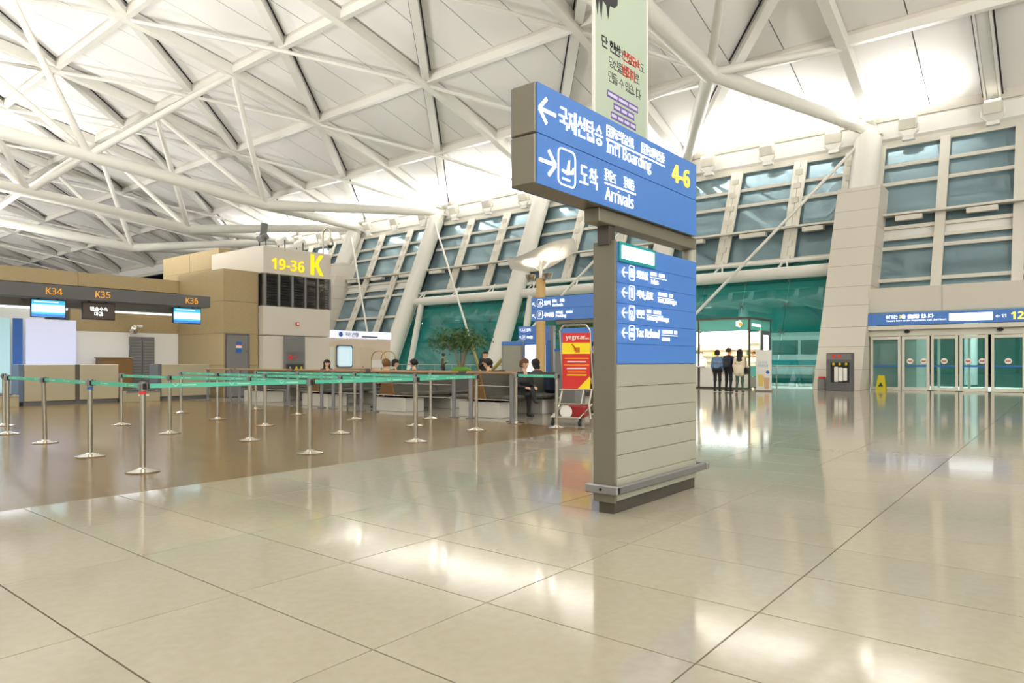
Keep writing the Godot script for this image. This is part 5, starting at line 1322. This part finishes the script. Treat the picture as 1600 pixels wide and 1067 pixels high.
	for i in 2:
		var y := 2.80 - 0.34 * i
		arrow("arrow_mark", Vector3(-1.02, y, 0.014), Basis(), 0.12, 2, M.sign_white, s2); icon_frame(Vector3(-0.84, y - 0.02, 0.014), Basis(), 0.19, 0.22, M.sign_white, s2, [0, 5][i])
		strokes("korean_text", ["도착", "주차장"][i], Vector3(-0.6, y + 0.02, 0.014), Basis(), 0.12, M.sign_white, s2, 0.15, 1.0)
		strokes("chinese_text", ["到达", "停车場"][i], Vector3([-0.3, -0.18][i], y + 0.09, 0.014), Basis(), 0.08, M.sign_white, s2, 0.14, 1.0)
		if i == 0: strokes("japanese_text", "到着", Vector3(-0.04, y + 0.09, 0.014), Basis(), 0.08, M.sign_white, s2, 0.14, 1.0)
		else: bx("small_print", Vector3(0.28, y + 0.13, 0.014), Vector3(0.22, 0.06, 0.006), M.sign_white, s2)
		write("english_text", ["Arrivals", "Parking"][i], Vector3([-0.3, -0.18][i], y - 0.03, 0.014), Basis(), 0.08, M.sign_white, s2, 0.88)
	# third, distant sign and the light boxes beneath it
	var fs := thing("distant_blue_sign", "distant blue sign panel on a grey post beyond the wooden lamp pole", "sign", W(25.0, 19.3, 0))
	bx("post", Vector3(1.4, 1.4, 0), Vector3(0.22, 2.8, 0.2), M.alu, fs, 0.01)
	for i in 2:
		bx("panel", Vector3(0.4, 2.32 + 0.33 * i, 0), Vector3(1.75, 0.32, 0.16), M.blue, fs, 0.006)
		arrow("arrow_mark", Vector3(-0.4, 2.24 + 0.33 * i, 0.085), Basis(), 0.14, 2, M.sign_white, fs); icon_frame(Vector3(-0.22, 2.22 + 0.33 * i, 0.085), Basis(), 0.16, 0.19, M.sign_white, fs, [5, 0][i])
		strokes("korean_text", ["주차장", "도착"][i], Vector3(0.0, 2.25 + 0.33 * i, 0.085), Basis(), 0.12, M.sign_white, fs, 0.15, 1.0)
	for i in 2:
		var lb := thing("light_box_pillar", ["grey kiosk pillar with a blue header beyond the benches", "glowing white advertising light box in a blue frame beyond the benches"][i], "light box", W(24.0 - 0.8 * i, [19.3, 17.4][i], 0))
		bx("case", Vector3(0, 1.05, 0), Vector3(1.25, 2.1, 0.25), M.alu if i == 0 else M.blue_flat, lb, 0.02); bx("header", Vector3(0, 2.02, 0.13), Vector3(1.2, 0.14, 0.02), M.blue, lb)
		bx("face", Vector3(0, 1.1, 0.13), Vector3(1.05, 1.6, 0.02), M.ivory if i == 0 else M.screen_white, lb)
	var gc := thing("ticket_cabinet", "tall plain grey cabinet with a blue top edge behind the advertising trolley", "cabinet", W(12.9, 8.75, 0))
	bx("case", Vector3(0, 0.72, 0), Vector3(0.55, 1.44, 0.4), M.grey, gc, 0.01); bx("top_edge", Vector3(0, 1.46, 0), Vector3(0.57, 0.05, 0.42), M.blue_flat, gc)
	var lk := MB.new(); lk.tube(Vector3(0.05, 1.2, 0.2), Vector3(0.05, 1.2, 0.215), 0.03, 12); put("lock", lk, M.steel, gc)
	tree("potted tree with a round crown in a blue-grey planter by the teal glass", W(26.0, 24.4, 0), 2.6, 1.25, 31)
	tree("potted tree partly hidden behind the advertising trolley", W(24.0, 15.3, 0), 2.9, 1.2, 32)
	# bank booth
	var bk := thing("bank_booth", "cream exchange booth with a rounded window and lit white sign band beside the tower", "booth", W(19.6, 27.0, 0), PI / 2)
	bx("wall", Vector3(1.95, 1.15, -1.2), Vector3(3.9, 2.3, 2.4), mat(Color8(226, 210, 190), 0.5), bk, 0.02)
	bx("sign_band", Vector3(1.95, 2.5, 0.02), Vector3(3.9, 0.36, 0.12), glow(Color8(225, 228, 245), 0.7), bk, 0.01)
	strokes("sign_text", "우리은행", Vector3(1.0, 2.4, 0.085), Basis(), 0.2, mat(Color8(120, 130, 180), 0.5), bk, 0.12, 1.0)
	var dt := MB.new(); dt.tube(Vector3(0.75, 2.5, 0.08), Vector3(0.75, 2.5, 0.09), 0.12, 16); put("round_mark", dt, M.blue_flat, bk)
	write("sign_small_text", "Currency Exchange", Vector3(1.95, 2.52, 0.085), Basis(), 0.1, M.sign_white, bk)
	bx("sign_small_print", Vector3(2.5, 2.42, 0.085), Vector3(1.0, 0.06, 0.006), M.ink, bk)
	bx("window_frame", Vector3(1.0, 1.45, 0.01), Vector3(0.95, 1.1, 0.06), M.grey, bk, 0.1); bx("window_pane", Vector3(1.0, 1.45, 0.035), Vector3(0.8, 0.95, 0.03), glow(Color8(200, 225, 235), 0.6), bk, 0.08)
	bx("door_leaf", Vector3(2.4, 0.95, 0.01), Vector3(0.85, 1.9, 0.04), mat(Color8(220, 204, 184), 0.5), bk, 0.006); bx("notice_panel", Vector3(0.25, 1.1, 0.01), Vector3(0.4, 1.6, 0.03), M.white, bk)
	var kb := MB.new(); kb.tube(Vector3(2.1, 0.95, 0.03), Vector3(2.1, 0.95, 0.08), 0.025, 8); put("door_knob", kb, M.steel, bk)
	var bc := thing("bell_cart", "brass arched luggage cart with a white notice by the exchange booth", "cart", W(21.5, 25.2, 0))
	var brass := mat(Color8(196, 160, 90), 0.25, 0.9)
	var ar := MB.new()
	for z in [-0.3, 0.3]:
		var pts := [Vector3(-0.5, 0.25, z)]
		for i in 9: pts.append(Vector3(-0.5 * cos(PI * i / 8), 1.35 + 0.35 * sin(PI * i / 8), z))
		pts.append(Vector3(0.5, 0.25, z)); ar.path(pts, 0.022, 8)
	put("arch", ar, brass, bc); bx("deck", Vector3(0, 0.25, 0), Vector3(1.1, 0.06, 0.65), M.red, bc, 0.01); bx("notice", Vector3(0, 1.1, 0.32), Vector3(0.9, 0.35, 0.015), M.white, bc)
	for x in [-0.4, 0.4]:
		for z in [-0.22, 0.22]:
			var w := MB.new(); w.tube(Vector3(x, 0.11, z - 0.02), Vector3(x, 0.11, z + 0.02), 0.11, 12); put("wheel", w, M.black, bc)
	# red and yellow advertising board on a luggage trolley
	var ct := thing("advertising_trolley", "luggage trolley carrying a tall red and yellow advertising board", "trolley", gpix(899, 663), 0.32)
	ct.scale = Vector3.ONE * 1.07
	var fr := MB.new()
	fr.path([Vector3(-0.26, 0.62, -0.1), Vector3(-0.32, 1.68, -0.1), Vector3(-0.25, 1.78, -0.1), Vector3(0.17, 1.78, -0.1), Vector3(0.24, 1.68, -0.1), Vector3(0.3, 0.62, -0.1)], 0.016, 8); put("board_frame", fr, M.steel, ct)
	bx("red_board", Vector3(-0.01, 1.13, -0.09), Vector3(0.52, 1.02, 0.012), M.red, ct); bx("yellow_band", Vector3(-0.01, 1.36, -0.08), Vector3(0.52, 0.2, 0.012), M.yellow, ct)
	var cn := MB.new(); cn.prism([Vector2(0.26, 0.0), Vector2(0.26, 0.24), Vector2(0.02, 0.0)], Vector3(-0.01, 0.622, -0.082), Vector3.RIGHT, Vector3.UP, 0.006); put("yellow_corner", cn, M.yellow, ct)
	write("board_title", "yegrcar", Vector3(-0.2, 1.5, -0.08), Basis(), 0.075, M.white, ct, 0.95)
	write("board_title_end", ".com", Vector3(0.12, 1.52, -0.08), Basis(), 0.04, M.white, ct, 0.9)
	glyph("cart_picture", "0022 2246 4686 3484 3686 4888", Vector3(-0.08, 1.28, -0.07), Basis(), 0.15, M.red, ct, 0.018)
	for i in 6: bx("text_line", Vector3(-0.0, 1.18 - 0.06 * i, -0.081), Vector3([0.44, 0.34, 0.46, 0.36, 0.34, 0.36][i], 0.022, 0.006), [M.orange, M.white, M.orange, M.white, M.orange, M.yellow][i], ct)
	var bs := MB.new()
	bs.path([Vector3(-0.32, 0.12, 0.3), Vector3(-0.26, 0.36, 0.12), Vector3(-0.26, 0.62, -0.08), Vector3(0.28, 0.62, -0.08), Vector3(0.28, 0.36, 0.12), Vector3(0.36, 0.12, 0.3)], 0.018, 8)
	bs.path([Vector3(-0.36, 0.14, 0.32), Vector3(0.16, 0.14, 0.32), Vector3(0.3, 0.36, 0.0), Vector3(0.5, 0.14, -0.4), Vector3(0.2, 0.14, -0.4)], 0.018, 8)
	bs.path([Vector3(-0.36, 0.14, 0.32), Vector3(-0.2, 0.36, 0.0), Vector3(0.3, 0.36, 0.0)], 0.018, 8)
	bs.path([Vector3(-0.3, 0.5, -0.1), Vector3(-0.3, 0.38, 0.28), Vector3(0.18, 0.38, 0.28), Vector3(0.18, 0.62, 0.1), Vector3(-0.26, 0.62, 0.1)], 0.014, 8); put("trolley_frame", bs, M.steel, ct)
	bx("red_tray", Vector3(0.03, 0.24, 0.08), Vector3(0.4, 0.2, 0.3), mat(Color8(150, 30, 34), 0.5), ct, 0.02)
	var dsk := MB.new(); dsk.tube(Vector3(-0.1, 0.24, 0.24), Vector3(-0.1, 0.24, 0.26), 0.11, 20); put("white_disc", dsk, M.white, ct)
	for p in [Vector3(-0.33, 0.05, 0.3), Vector3(0.16, 0.05, 0.3), Vector3(0.48, 0.05, -0.38), Vector3(0.0, 0.05, -0.35)]:
		var w := MB.new(); w.tube(p - Vector3(0.02, 0, 0), p + Vector3(0.02, 0, 0), 0.05, 12); w.tube(p, p + Vector3(0, 0.1, 0), 0.012, 6); put("caster", w, M.black, ct)

func build_uplights() -> void:
	# long lamp troughs on the roofs of the check-in islands, which light the white roof from below
	for e in [[28.5, 4.5, 3.805, 9.0, 270.0], [28.5, -7.0, 3.805, 11.0, 560.0], [58.0, 8.0, 3.805, 11.0, 400.0], [-22.0, 6.0, 3.805, 11.0, 980.0], [-22.0, -8.0, 3.805, 11.0, 850.0], [58.0, -8.0, 3.805, 11.0, 400.0], [95.0, 8.0, 3.805, 11.0, 700.0]]:
		var t := thing("uplight_trough", "long lamp trough on the roof of a check-in island, shining up at the roof", "lamp", W(e[1], e[0], e[2]), 0.0, "roof uplights")
		bx("trough", Vector3(0, 0.12, 0), Vector3(1.8, 0.24, e[3]), M.white, t, 0.02)
		bx("lens", Vector3(0, 0.25, 0), Vector3(1.6, 0.02, e[3] - 0.2), M.screen_white, t)
		area(W(e[1], e[0], e[2] + 0.32), Vector3.UP, 1.6, e[3] - 0.2, e[4])
	for a in [-22.0, 58.0, 95.0]:
		var i := struct("wall_island_%s" % ["side", "far", "farther"][[-22.0, 58.0, 95.0].find(a)], "plain block of a neighbouring check-in island")
		bah("block", -14.0, 13.0, a - 3.0, a + 3.0, 0.0, 3.8, M.white, i)
func _ready() -> void:
	make_materials()
	setup_view()
	build_floor()
	build_roof()
	build_front()
	build_outside()
	build_uplights()
	directory_sign("tall free-standing directory sign with blue upper arm on the cream tiles", W(4.71, 2.75, 0), PI / 2, true)
	build_banner()
	build_island()
	build_queue()
	build_benches()
	build_kiosks()
	build_people()
